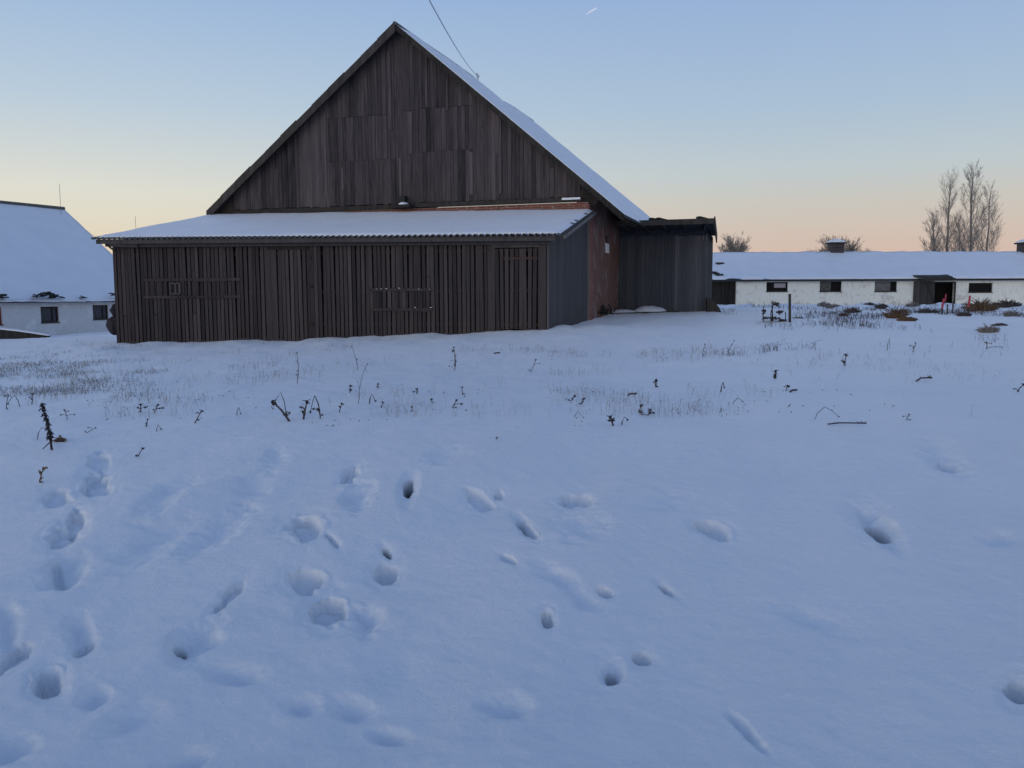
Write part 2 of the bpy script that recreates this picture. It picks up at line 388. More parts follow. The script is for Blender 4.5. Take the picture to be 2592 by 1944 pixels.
# ------------------------------------------------------------------ ground sheet
def ground():
    thv = np.linspace(R(-37), R(37), 720)
    tho = np.concatenate([np.linspace(R(37), R(323), 90)[1:-1]])
    th = np.concatenate([thv, tho]); nt_ = len(th)
    r = [0.5]
    while r[-1] < 3000:
        q = r[-1]; st = .05 if q < 1.8 else .0032 if q < 11 else .005 if q < 14 else .008 if q < 34 else .012 if q < 95 else .08
        r.append(q*(1+st))
    r = np.array(r); nr = len(r)
    TH, RR = np.meshgrid(th, r)
    X = RR*np.sin(TH); Y = RR*np.cos(TH)
    Z = base(X, Y)
    # small drifts against the walls
    Z, bare = carve(X, Y, Z)
    m = (np.abs(TH) < 5)
    Z = Z+np.where(RR < 20, .0035*fbm(X*9, Y*9, 61, 4), 0)
    co = np.stack([X.ravel(), Y.ravel(), Z.ravel()], 1)
    co = np.vstack([co, [[0, 0, gz(0, 0)]]]); cen = nr*nt_
    i = np.arange(nr-1)[:,None]*nt_; j = np.arange(nt_)[None,:]; j2 = (j+1) % nt_
    F4 = np.stack([i+j, i+nt_+j, i+nt_+j2, i+j2], -1).reshape(-1, 4)[:, ::-1]
    me = bpy.data.meshes.new('snow_field')
    nv = len(co); nf = len(F4); tri = [(cen, int(a), int((a+1) % nt_)) for a in range(nt_)]
    me.vertices.add(nv); me.vertices.foreach_set('co', co.astype(np.float32).ravel())
    loops = np.concatenate([F4.ravel(), np.array(tri)[:, ::-1].ravel()])
    me.loops.add(len(loops)); me.loops.foreach_set('vertex_index', loops.astype(np.int32))
    me.polygons.add(nf+len(tri))
    ls = np.concatenate([np.arange(nf)*4, nf*4+np.arange(len(tri))*3]).astype(np.int32)
    me.polygons.foreach_set('loop_start', ls)
    me.update(calc_edges=True); me.validate()
    me.polygons.foreach_set('use_smooth', [True]*len(me.polygons))
    at = me.attributes.new('bare', 'FLOAT', 'POINT'); at.data.foreach_set('value', np.concatenate([bare.ravel(), [0]]).astype(np.float32))
    me.materials.append(M_ground)
    o = bpy.data.objects.new('snow_ground', me); C.objects.link(o); o['kind'] = 'structure'; o['label'] = 'snow covered field with footprints'
ground()

# ------------------------------------------------------------------ wall frame
class Wall:
    def __init__(s, O, A):
        s.O = Vector((O[0], O[1], 0)); s.A = Vector((A[0], A[1], 0)).normalized(); s.N = Vector((s.A.y, -s.A.x, 0))
    def sz(s, u, v, d=0):
        r = ray(u, v); t = ((s.O+s.N*d-CAM).dot(s.N))/r.dot(s.N); p = CAM+r*t
        return (p-s.O).dot(s.A), p.z
    def pt(s, a, z, d=0): return s.O+s.A*a+s.N*d+Vector((0,0,z))
    def box(s, M, s0, s1, z0, z1, d0, d1, tone=.5, lean=0):
        l = lean
        M.hexa([s.pt(s0,z0,d1), s.pt(s1,z0,d1), s.pt(s1,z0,d0), s.pt(s0,z0,d0), s.pt(s0+l,z1,d1), s.pt(s1+l,z1,d1), s.pt(s1+l,z1,d0), s.pt(s0+l,z1,d0)], tone)
    def poly(s, M, pts, d0, d1, tone=.5):
        M.prism([s.pt(a, z, d0) for a, z in pts], [s.pt(a, z, d1) for a, z in pts], tone)
    def pbox(s, M, u0, u1, v0, v1, d0, d1, tone=.5):   # u0<u1, v0 top, v1 bottom
        a, zt = s.sz(u0, v0, d1); b, _ = s.sz(u1, v0, d1); _, zb = s.sz(u0, v1, d1)
        s.box(M, a, b, zb, zt, d0, d1, tone)
TH = R(17.2)
E = Vector((math.sin(TH), math.cos(TH), 0)); A0 = Vector((math.cos(TH), -math.sin(TH), 0))
C0 = P(1490, 800, 31.5); C0.z = 0
# ================================================================== BIG BARN
barn = thing('wooden_barn', 'tall barn with steep weathered board gable, red brick below and snow on the roof', 'barn', Vector((C0.x-7, C0.y+2, gz(C0.x-7, C0.y+2))))
GW = Wall(C0, A0)                                   # gable plane, s=0 at right brick corner, negative to the left
sL, _ = GW.sz(588, 535); _, zg = GW.sz(1470, 506); 
zg = GW.sz(1300, 505)[1]
# roof lines in the rake plane, half a metre in front of the gable
DR = .45
sa, za = GW.sz(1000, 66, DR); s_l, z_l = GW.sz(524, 541, DR); s_r, z_r = GW.sz(1580, 549, DR)
def rake(s_):                                         # height of the roof underside at s
    return za+(s_-sa)*(z_l-za)/(s_l-sa) if s_ < sa else za+(s_-sa)*(z_r-za)/(s_r-sa)
L = 19.0
# gable boards
M = MB(); rg = random.Random(3)
def gu(u): return GW.sz(u, 400, 0)[0]
def gv(v): return GW.sz(1000, v, 0)[1]
sx0 = gu(590); sx1 = GW.sz(1472, 480)[0]
tones = [(585,640,.42),(640,660,.60),(660,715,.34),(715,752,.30),(775,832,.68),(832,890,.32),(890,960,.40),(960,1000,.38),(1060,1100,.33),(1100,1190,.36),(1205,1262,.64),(1262,1275,.28),(1275,1400,.42),(1400,1480,.40)]
narrow = [(1009,1015,400,503,.95),(1030,1042,283,390,.85),(1188,1196,385,492,1.0),(980,988,130,330,.66),(818,824,285,505,.80),(1262,1268,300,490,.65),(1075,1080,140,270,.62),(1128,1133,200,280,.6),(864,868,425,480,.75)]
s_ = sx0
while s_ < sx1-.03:
    wd = rg.uniform(.13, .19); e_ = min(s_+wd, sx1)
    c = (s_+e_)/2
    # picture column of this board to look its tone up
    pc = GW.pt(c, 7, 0)-CAM; loc = ROT.transposed() @ pc; uu = 1296+F*loc.x/-loc.z
    tn = .40
    for a, b, t in tones:
        if a <= uu < b: tn = t
    cuts = [zg]
    if 826 < uu < 998: cuts += [gv(402+rg.uniform(-1,1)), gv(289)]
    elif 1058 < uu < 1197: cuts += [gv(389+rg.uniform(-1,1)), gv(281)]
    elif 1000 <= uu <= 1058: cuts += [gv(283)] if uu > 1025 else []
    elif rg.random() < .3: cuts += [zg+rg.uniform(1, 3)]
    cuts = [z for z in cuts if z < rake(c)-.4]
    for k, z0 in enumerate(cuts):
        z1 = cuts[k+1]-.012 if k+1 < len(cuts) else None
        d = rg.uniform(.0, .018)+(.02 if k == 0 and len(cuts) > 1 else 0)
        t = tn+rg.uniform(-.10, .10)
        if z0 > gv(300): t = tn*.5+.18+rg.uniform(-.08,.08)
        g = rg.choice((.003,.006,.012)); zz = z0+rg.uniform(-.03,.02) if k == 0 else z0
        zl = (rake(s_)-.02) if z1 is None else z1; zr = (rake(e_)-.02) if z1 is None else z1
        GW.poly(M, [(s_+g, zz), (e_, zz), (e_, zr), (s_+g, zl)], .02+d, .055+d, t)
    s_ = e_
for a, b, v0, v1, t in narrow:
    GW.pbox(M, a, b, v0, v1, .06, .105, t)
M.build('gable_boards', M_gable, barn)
M = MB()   # dark backing behind the boards
GW.poly(M, [(sx0, zg-.05), (sx1, zg-.05), (sx1, rake(sx1)-.1), (sa, za-.15), (sx0, rake(sx0)-.1)], -.05, .0)
M.build('gable_backing', M_gap, barn)
M = MB()   # sill beam under the boards
GW.box(M, sx0-.1, GW.sz(1015, 500)[0], zg-.20, zg-.03, -.1, .13, .3); GW.box(M, GW.sz(1026, 500)[0], sx1+.05, zg-.17, zg-.02, -.1, .15, .45)
M.build('sill_beam', M_dark, barn)
M = MB()   # brick front wall
GW.box(M, sx0+.1, 0, gz(C0.x, C0.y)-1.5, zg-.20, -.35, .0)
GW.box(M, sx0+.3, -.02, zg-.55, zg-.20, .0, .06)
M.build('front_brick_wall', M_brick, barn)
M = MB(); GW.pbox(M, 1422, 1468, 501, 506, .13, .22, .5); M.build('snow_strip', M_snow, barn)
# brick side wall with narrow window
SW = Wall(C0, E)                                     # s runs into the distance, N points right
M = MB()
zt_side = rake(.05)-.06
w0, w1 = 3.3, 4.15
zb = gz(C0.x, C0.y)-1.2
_a, _zt = SW.sz(1537, 592); _b, _zb = SW.sz(1537, 641)
_s0 = SW.sz(1532, 620)[0]; _s1 = SW.sz(1542, 620)[0]
# brick piers and spandrels round the opening (opening _s0.._s1, _zb.._zt)
SW.box(M, 0.0, _s0, zb, zt_side, -.36, .0); SW.box(M, _s1, L-1, zb, zt_side, -.36, .0)
SW.box(M, _s0, _s1, zb, _zb, -.36, -.002); SW.box(M, _s0, _s1, _zt, zt_side, -.36, -.002)
sidewall = M.build('side_brick_wall', M_brickside, barn)
M = MB(); GW.box(M, -.46, .015, zb, zt_side-.02, -.05, .025); GW.box(M, -.02, .02, zb, zt_side-.02, -.6, .02)
M.build('corner_pier', M_brick, barn)
M = MB(); 
SW.box(M, _s0, _s1, _zt-.08, _zt, -.1, .014, .6); zm_ = _zb+(_zt-_zb)*.54; SW.box(M, _s0, _s1, zm_-.03, zm_+.03, -.1, .012, .3)
wf = M.build('window', M_post, barn)
M = MB(); SW.box(M, _s0+.02, _s1-.02, _zb+.01, zm_-.03, -.012, .004); M.build('pale_panel', M_slit, wf)  # pale panel; the window slit's brightness is put into its colour
M = MB(); SW.box(M, _s0, _s1, _zb, _zt-.08, -.35, -.3); M.build('dark_interior', M_gap, wf)
# back and left walls close the barn
M = MB(); zb2 = zb
GW.box(M, sx0+.1, -.38, zb2-.6, zg, -L+1.0, -L+1.3); 
LW = Wall(GW.pt(sx0+.1, 0, 0), E); LW.box(M, .38, L-1.31, zb2-.6, rake(sx0+.1)-.1, 0, -.3)
M.build('rear_wall', M_brickside, barn)
# roof: two thick sheets, the far half of the ridge sags
def rp(s_, z, t): return GW.pt(s_, z, DR-t)
def sag(t): return .04*sst(2, 6, t)-.26*sst(8.8, 10.6, t)+.18*sst(11.5, 15.5, t)
M = MB()
def slope(M, s0, z0, s1, z1, ridge_at1, o0, o1, nx=14, ny=30, ex=None):
    def of(o):
        def f(a, b):
            k = a if ridge_at1 else 1-a
            return (o(a, b) if callable(o) else o)+float(sag(b*L))*k
        return f
    M.slab(rp(s0, z0, 0), rp(s1, z1, 0), rp(s1, z1, L), rp(s0, z0, L), nx, ny, of(o0), of(o1))
slope(M, s_l, z_l, sa, za, True, .09, 0); slope(M, sa, za, s_r, z_r, False, .09, 0)
roof = M.build('roof', M_tar, barn)
M = MB()  # barge boards on the rake
def bar(s0, s1, d0, d1, dz0, dz1, t):
    def zz(s_): return rake(s_)
    GW.poly(M, [(s0, zz(s0)+dz0), (s1, zz(s1)+dz0), (s1, zz(s1)+dz1), (s0, zz(s0)+dz1)], d0, d1, t)
n = 12
for k in range(n):
    a = s_l+(sa-s_l)*k/n; b = s_l+(sa-s_l)*(k+1)/n
    bar(a, b, DR-.02, DR+.05+.01*(k%2), -.22, .11+.02*(k%3), .7)
    bar(a, b, DR-.3, DR-.06, -.02, .0, .2)
for k in range(n):
    a = sa+(s_r-sa)*k/n; b = sa+(s_r-sa)*(k+1)/n
    bar(a, b, DR-.02, DR+.04+.008*(k%2), -.14, .08, .25)
M.build('barge_boards', M_dark, roof)
M = MB()  # rafter ends and eave underside on the right, outside the wall
for k in range(10):
    p = rp(s_r-.1, z_r-.05, .5+k*.95); q = GW.pt(0.02, rake(0)-.08, DR-.5-k*.95)
    M.beam(q, p, .10, .15, .3)
for k in range(4):
    a = .15+k*.3; M.beam(GW.pt(a, rake(a)-.1, DR-.1), GW.pt(a, rake(a)-.1, DR-10), .26, .03, .4)
GW.poly(M, [(sx1, zg-.15), (sx1+.5, zg-.35), (.35, rake(.35)-.2), (.05, rake(.05)-.1), (sx1, rake(sx1)-.1)], .0, .05, .2)
M.build('eave_boards', M_dark, roof); M = MB(); GW.poly(M, [(s_l+.15, z_l+.0), (sx0, zg-.2), (sx0, rake(sx0)-.1)], .0, .06, .3)
M.build('eave_boards', M_dark, roof)
# ridge cap
M = MB(); M.tube([rp(sa, za+.10+float(sag(t)), t) for t in [-.06+k*(L+.06)/20 for k in range(21)]], .07, 6, .5); M.build('ridge_cap', M_sheet, roof)
def sstf(a, b, x):
    t = min(1, max(0, (x-a)/(b-a))); return t*t*(3-2*t)
def tp(a, b):
    bare_ = sstf(.0, .09, b+a*.35)                       # bare corner at the front peak
    ed = min(1, (1-b)*16)*min(1, (1-a)*18)*min(1, .35+b*30)
    return .096+.085*ed*bare_+.02*float(fbm(a*12, b*16, 5, 3))*ed*bare_
M = MB(); slope(M, sa, za, s_r, z_r, False, tp, .094, 60, 60)
M.build('snow', M_snow, roof, smooth=True)
M = MB(); slope(M, s_l+.05, rake(s_l+.05), sa-.05, rake(sa-.05), True, lambda a, b: .096+.03*sstf(0, .05, b), .094, 10, 10)
M.build('snow', M_snow, roof, smooth=True)
# small hood where the two roofs meet
M = MB(); hs, hz = GW.sz(1020, 516, .3); GW.box(M, hs-.12, hs+.10, hz-.02, hz+.30, .0, .35, .2); GW.box(M, hs-.35, hs+.40, hz-.16, hz-.05, .05, .6, .2)
hood = M.build('hood', M_dark, barn)
M = MB(); c = GW.pt(hs+.08, hz-.05, .42); M.blob(c, .19, .18, .10, 12, 5, .15, half=True); M.build('snow_cap', M_snow, hood, smooth=True)

# ================================================================== LEAN-TO
LF = P(298, 868, 29.8); RF = P(1385, 835, 27.0)
SWl = Wall((LF.x, LF.y), (RF.x-LF.x, RF.y-LF.y)); LW_len = (Vector((RF.x, RF.y))-Vector((LF.x, LF.y))).length
lean = thing('lean_to', 'low lean-to of upright weathered slats with snowy corrugated roof in front of the tall barn', 'lean-to', Vector(((LF.x+RF.x)/2, (LF.y+RF.y)/2, gz((LF.x+RF.x)/2, (LF.y+RF.y)/2))))
qFL = P(228, 604, 29.35); qFR = P(1426, 594, 26.45)
bl_s, bl_z = GW.sz(529, 546, .08); br_s, br_z = GW.sz(1506, 534, .08)
qBL = GW.pt(bl_s, bl_z, .08); qBR = GW.pt(br_s, br_z, .08)
def eave_z(s_):  # underside of the roof above the slat wall
    p = SWl.pt(s_, 0); t = ((p-qFL).dot(SWl.A))/((qFR-qFL).dot(SWl.A)); f = qFL.lerp(qFR, t); b = qBL.lerp(qBR, t)
    dd = (Vector((p.x-f.x, p.y-f.y))).length/(Vector((b.x-f.x, b.y-f.y))).length
    return f.z+(b.z-f.z)*dd-.10
def uo(u): return SWl.sz(u, 720)[0]
rg = random.Random(11)
def slats(M, s0, s1, top=None, pitch=.148, d=0, skip=None, low=None):
    s_ = s0
    while s_ < s1-.05:
        wd = pitch*rg.uniform(.70, .82); e_ = min(s_+wd, s1)
        p = SWl.pt((s_+e_)/2, 0); g = gz(p.x, p.y)
        z1 = (eave_z(s_) if top is None else top)+rg.uniform(-.01, .0)
        z0 = (g-.25) if low is None else low+rg.uniform(-.03,.03)
        dd = d+rg.uniform(-.012, .012); tn = rg.choice((.2,.35,.45,.5,.6,.72))+rg.uniform(-.08,.08)
        ln = rg.uniform(-.03, .03)
        if rg.random() < .12 and top is None:   # spliced slat
            zm = g+rg.uniform(.9, 1.9)
            SWl.box(M, s_, e_, z0, zm-.01, dd, dd+.03, tn, ln*.4); SWl.box(M, s_+.01, e_+.01, zm+.01, z1, dd+.004, dd+.034, tn+rg.uniform(-.25,.25), ln*.5)
        else: SWl.box(M, s_, e_, z0, z1, dd, dd+.028+rg.uniform(0,.01), tn, ln)
        s_ += pitch*rg.uniform(.97, 1.03)
M = MB(); slats(M, 0.0, uo(672)); slats(M, uo(797), uo(1234))
slatw = M.build('slatted_wall', M_slat, lean)
def wide(u0, u1, v0, t, d0=.0, d1=.05, v1=None, par=lean, m=M_slat, nm='wide_board'):
    M = MB(); a, b = uo(u0), uo(u1); n = max(1, round((b-a)/.2))
    p = SWl.pt((a+b)/2, 0); g = gz(p.x, p.y)-.25
    for k in range(n):
        x0 = a+(b-a)*k/n; x1 = a+(b-a)*(k+1)/n-.008
        SWl.box(M, x0, x1, g if v1 is None else SWl.sz(u0, v1)[1], eave_z(x0) if v0 is None else SWl.sz(u0, v0)[1], d0, d1, t+rg.uniform(-.06,.06))
    return M.build(nm, m, par)
wide(673, 703, 622, .48); wide(786, 797, None, .25); wide(1235, 1254, None, .50); wide(1363, 1383, None, .50)
# two slatted doors, each with lintel and rails
M = MB(); slats(M, uo(705), uo(785), top=SWl.sz(740, 628)[1], d=.012); dr1 = M.build('door', M_slat, lean)
dr1['label'] = 'narrow slatted door under a dark lintel'
M = MB(); a, b = uo(681), uo(785); SWl.box(M, a, b, SWl.sz(740, 632)[1], SWl.sz(740, 617)[1], -.02, .07, .1); M.build('lintel', M_dark, dr1)
for v in (652, 725, 820): M = MB(); c0 = uo(789); z = SWl.sz(789, v)[1]; SWl.box(M, c0-.05, c0+.05, z-.04, z+.04, .05, .10, .1); M.build('hinge', M_dark, dr1)
M = MB(); slats(M, uo(1256), uo(1361), top=SWl.sz(1300, 629)[1], d=.012, low=SWl.sz(1300, 834)[1]); dr2 = M.build('door', M_slat, lean)
dr2['label'] = 'wide slatted door near the right corner with a reddish rail'
M = MB(); SWl.box(M, uo(1248), uo(1368), SWl.sz(1300, 627)[1], SWl.sz(1300, 610)[1], -.02, .07, .45); M.build('lintel', M_door, dr2)
M_rail = wood('reddish_rail', (.05,.025,.022), (.10,.055,.045))
for v in (654, 822): M = MB(); z = SWl.sz(1300, v)[1]; SWl.box(M, uo(1270), uo(1362), z-.035, z+.035, -.03, .008 if v > 700 else .055, .5); M.build('rail', M_rail, dr2)
# rails and posts behind the slats
M = MB()
for v in (640, 738, 820):
    z = SWl.sz(800, v)[1]; SWl.box(M, .05, LW_len-.1, z-.05, z+.05, -.10, -.035, .35)
for k in range(8):
    s0 = k*LW_len/7.2; p = SWl.pt(s0, 0); SWl.box(M, s0, s0+.14, gz(p.x, p.y)-.3, eave_z(s0)-.12, -.24, -.10, .3)
M.build('inner_frame', M_dark, lean)
# feed racks fixed across the slats
def rack(u0, u1, vt, vb, inner, lab, bits=()):
    M = MB()
    for v, t in ((vt, .35), (vb, .25)):
        z = SWl.sz(u0, v)[1]; a = uo(u0)
        while a < uo(u1):
            b = min(a+rg.uniform(1.2, 1.9), uo(u1)); SWl.box(M, a, b-.01, z-.05+rg.uniform(-.015,.015), z+.045, .045, .085, t+rg.uniform(-.1,.1)); a = b
    z1 = SWl.sz(u0, vt)[1]; z0 = SWl.sz(u0, vb)[1]
    for uu, wd, t in inner: SWl.box(M, uo(uu), uo(uu)+wd, z0, z1, .042, .07, t)
    r_ = M.build('rack', M_slat, lean); r_['label'] = lab
    if bits:
        for uu, v, wd in bits: M = MB(); z = SWl.sz(uu, v)[1]; c = SWl.pt(uo(uu), z, .07); M.blob(c, wd*.7, .025, .02, 8, 4, .15, half=True); M.build('snow_crumb', M_snow, r_, smooth=True)
rack(366, 612, 709, 752, [(372,.1,.3),(384,.14,.25),(406,.09,.35),(418,.1,.3),(462,.10,.35),(478,.09,.5),(496,.12,.3),(520,.1,.4),(541,.1,.3),(560,.16,.3),(590,.1,.35)], 'long dark rack across the left part of the slats')
rack(936, 1094, 734, 784, [(945,.22,.2),(970,.10,.3),(984,.09,.85),(1000,.12,.3),(1020,.10,.85),(1042,.10,.3),(1060,.14,.3),(1080,.1,.4)], 'shorter rack with snow crumbs, right of centre', [(955,732,.05),(967,731,.04),(980,731,.06),(1012,730,.05),(1062,732,.05),(1090,733,.04),(1052,779,.05),(1092,779,.06)])
M = MB()  # small hatch frame on the left rack
for (u0, u1, v0, v1) in ((428,456,716,719),(428,456,742,745),(428,431,719,742),(452,456,719,742)): SWl.pbox(M, u0, u1, v0, v1, .085, .12, .6)
SWl.pbox(M, 442, 445, 719, 742, .085, .11, .75); M.build('hatch_frame', M_door, lean)
# side wall of the lean-to
SB = GW.pt(-.03, 0, .02)
PW = Wall((RF.x, RF.y), (SB.x-RF.x, SB.y-RF.y)); plen = (Vector((SB.x, SB.y))-Vector((RF.x, RF.y))).length
M = MB(); k = 0; s_ = 0
while s_ < plen-.02:
    e_ = min(s_+.24, plen); p = PW.pt(s_, 0)
    def zt(q): return (RF.z*0)+ (eave_z(LW_len)+.02+(br_z-.12-eave_z(LW_len))*q/plen)
    PW.poly(M, [(s_+.004, gz(p.x, p.y)-.4), (e_, gz(p.x, p.y)-.4), (e_, zt(e_)), (s_+.004, zt(s_))], -.03, .0+.003*(k%3), .5+rg.uniform(-.12,.12)); s_ = e_; k += 1
M.build('side_panel', M_panel, lean)
M = MB(); PW.poly(M, [(plen-.1, gz(SB.x, SB.y)-.4), (plen+.0, gz(SB.x, SB.y)-.4), (plen+.0, zt(plen)), (plen-.1, zt(plen-.1))], .005, .04, .9); M.build('corner_board', M_post, lean); M = MB()
PW.poly(M, [(-.02, gz(RF.x,RF.y)-.4), (.10, gz(RF.x,RF.y)-.4), (.10, zt(.1)), (-.02, zt(0))], .006, .035, .5); M.build('corner_board', M_post, lean)
# left side wall
LWl = Wall((LF.x, LF.y), (qBL.x+.4-LF.x, qBL.y-LF.y)); ll = (Vector((qBL.x+.4, qBL.y))-Vector((LF.x, LF.y))).length
M = MB(); 
for k in range(40):
    s0 = ll*k/40; p = LWl.pt(s0, 0); LWl.box(M, s0, s0+ll/40-.01, gz(p.x, p.y)-.4, eave_z(0)+(bl_z-eave_z(0))*k/40-.06, 0, .03, .4)
M.build('left_wall', M_slat, lean)
# dark earth floor and a black sheet standing in for the shade inside
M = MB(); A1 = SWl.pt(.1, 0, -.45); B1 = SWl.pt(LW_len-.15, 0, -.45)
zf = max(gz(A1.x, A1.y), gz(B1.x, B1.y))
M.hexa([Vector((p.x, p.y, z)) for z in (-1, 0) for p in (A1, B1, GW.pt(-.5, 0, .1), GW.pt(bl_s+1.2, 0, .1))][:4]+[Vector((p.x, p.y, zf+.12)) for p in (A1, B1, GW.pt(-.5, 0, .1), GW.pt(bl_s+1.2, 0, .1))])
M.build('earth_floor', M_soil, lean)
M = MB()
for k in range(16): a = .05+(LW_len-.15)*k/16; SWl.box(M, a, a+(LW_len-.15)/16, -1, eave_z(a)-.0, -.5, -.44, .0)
M.build('inner_shade', M_gap, lean)
M = MB(); GW.poly(M, [(bl_s+.35, -1.5), (sx0+.3, -1.5), (sx0+.3, bl_z-.03), (bl_s+.35, bl_z-.03)], .07, .10, .3); M.build('rear_boards', M_dark, lean)
# corrugated roof, snow, fascia
width = (qFR-qFL).length; WAVE = width/82
def cor(a): return .028*math.cos(2*math.pi*a*82)
M = MB(); M.slab(qFL, qFR, qBR, qBL, 82*8, 6, lambda a, b: cor(a), lambda a, b: cor(a)-.012)
lroof = M.build('roof', M_sheet, lean)
ex = (qBL-qFL).normalized(); ex2 = (qBR-qFR).normalized()
def snt(a, b):
    front = sstf(0, .035, b); side = min(1, sstf(0, .008, a), sstf(0, .012, 1-a)); back = sstf(0, .02, 1-b)
    return max(cor(a)+.004, .028*0+cor(a)*(1-front)*1.0+(.035+.045*front)*side+.010*float(fbm(a*30, b*9, 8, 3))*side)
M = MB(); M.slab(qFL+ex*.13+Vector((.12,0,.0)), qFR+ex2*.13-Vector((.09,0,0)), qBR-ex2*.02-Vector((.05,0,0)), qBL-ex*.02+Vector((.12,0,0)), 82*8, 40, snt, lambda a, b: cor(a)+.002)
M.build('snow', M_snow, lroof, smooth=True)
M = MB()
f0 = qFL+SWl.A*.15-SWl.N*.12; f1 = qFR-SWl.A*.25-SWl.N*.12
M.beam(f0-Vector((0,0,.10)), f1-Vector((0,0,.10)), .05, .15, .45)
M.beam(qFL+SWl.A*1.0-SWl.N*.36-Vector((0,0,.22)), qFR-SWl.A*.45-SWl.N*.38-Vector((0,0,.20)), .12, .14, .2)
M.beam(qFL+SWl.A*.45-SWl.N*.2-Vector((0,0,.2)), qFL+SWl.A*1.6-SWl.N*.3-Vector((0,0,.24)), .12, .13, .1)
M.build('fascia', M_door, lroof)
M = MB(); M.beam(qFR+Vector((.03,.03,-.07)), qBR+Vector((.03,0,-.07)), .035, .10, .9)
for k, t in enumerate((.38, .5, .8)): 
    c = qFR.lerp(qBR, t)+Vector((-.08,0,.05)); M.beam(c, c+Vector((-.35,.12,.02)), .09, .03, .2)
M.build('verge_board', M_post, lroof)
M = MB(); c = P(262, 612, 29.4); M.tube([c, c+Vector((.25,0,-.22)), c+Vector((.42,.1,-.36))], .035, 6, .2); M.build('bracket', M_dark, lroof)

# ================================================================== SIDE SHED
ST = 6.2
HW = Wall(C0+E*ST, A0)
shed = thing('side_shed', 'square grey board shed with dark flat roof joined to the right side of the barn', 'shed', Vector((HW.pt(2.2,0,-2).x, HW.pt(2.2,0,-2).y, gz(HW.pt(2.2,0,-2).x, HW.pt(2.2,0,-2).y))))
h0, _ = HW.sz(1566, 700); h1, _ = HW.sz(1789, 700); hz1 = HW.sz(1680, 578)[1]; hzb = HW.sz(1680, 782)[1]; SD = 3.2
zr0 = HW.sz(1680, 566)[1]
M = MB(); s_ = max(h0, .02)
sh_t = [(1566,1620,.25),(1620,1650,.45),(1650,1705,.35),(1705,1716,.95),(1716,1790,.55)]
while s_ < h1-.02:
    e_ = min(s_+rg.uniform(.13,.19), h1); uu = 1566+(s_-h0)/(h1-h0)*223; t = .35
    for a, b, tt in sh_t:
        if a <= uu < b: t = tt
    HW.box(M, s_+.004, e_, hzb-.5, hz1-rg.uniform(.28,.34), 0, .03+rg.uniform(0,.008), t+rg.uniform(-.12,.12)); s_ = e_
HW.box(M, h0, h1, hz1-.30, hz1+.12, -.012, .012, .15)
front = M.build('front_wall', M_shed, shed)
M = MB(); a = HW.sz(1708, 700)[0]; HW.box(M, a, a+.10, hzb-.3, hz1-.3, .038, .06, 1.0); M.build('cover_strip', M_shed, front)
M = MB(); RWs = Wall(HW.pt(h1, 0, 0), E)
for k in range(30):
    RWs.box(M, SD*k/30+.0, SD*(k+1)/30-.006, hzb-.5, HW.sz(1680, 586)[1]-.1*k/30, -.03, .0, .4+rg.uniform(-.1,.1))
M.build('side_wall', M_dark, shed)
M = MB(); HW.box(M, max(h0,.3), h1-.04, hzb-.6, HW.sz(1680, 600)[1], -SD, -SD+.05, .3); M.build('rear_wall', M_shed, shed)
TF = 2.7                                            # the roof reaches this far out in front of the wall
zf_ = HW.sz(1680, 560, TF)[1]; zb_ = zf_-.22
fl = HW.sz(1556, 560, TF)[0]; fr = HW.sz(1807, 555, TF)[0]; bk = h1+.12
rf = [HW.pt(fl, zf_-.03, TF), HW.pt(fr, zf_-.03, TF), HW.pt(bk, zb_, -SD-.2), HW.pt(.2, zb_, -SD-.2)]
M = MB(); M.hexa(rf+[p+Vector((0,0,.08)) for p in rf], .3); sroof = M.build('roof', M_tar, shed)
M = MB(); HW.box(M, fl, fr+.03, zf_-.15, zf_+.06, TF+.002, TF+.05, .6); M.build('fascia', M_dark, sroof)
M = MB(); M.beam(rf[1]+HW.A*.03-Vector((0,0,.05)), rf[2]+HW.A*.03-Vector((0,0,.12)), .05, .42, .2); M.build('verge_board', M_dark, sroof)
for k in range(5):
    q = fl+.3+k*(fr-fl-.6)/4; M = MB(); M.beam(HW.pt(q, zf_-.12, TF-.05), HW.pt(q*.9+.1, zb_+.0, .05), .08, .14, .3); M.build('rafter', M_dark, sroof)
for q in (.40, .88, .47):
    c = HW.pt(fl+(fr-fl)*q, zf_+.09, TF-.25); M = MB(); M.box(c, .38, .3, .07, TH, .2, Matrix.Rotation(.2, 3, 'Y')); M.build('roofing_scrap', M_tar, sroof)
rs = [rf[0]+Vector((.1,.7,.08)), rf[1]+Vector((-.1,.7,.08)), rf[2]+Vector((-.1,-.1,.08)), rf[3]+Vector((.1,-.1,.08))]
M = MB(); M.slab(*rs, 12, 12, lambda a, b: .03+.012*float(vn(a*5, b*5, 3)), lambda a, b: 0.002); M.build('snow', M_snow, sroof, smooth=True)

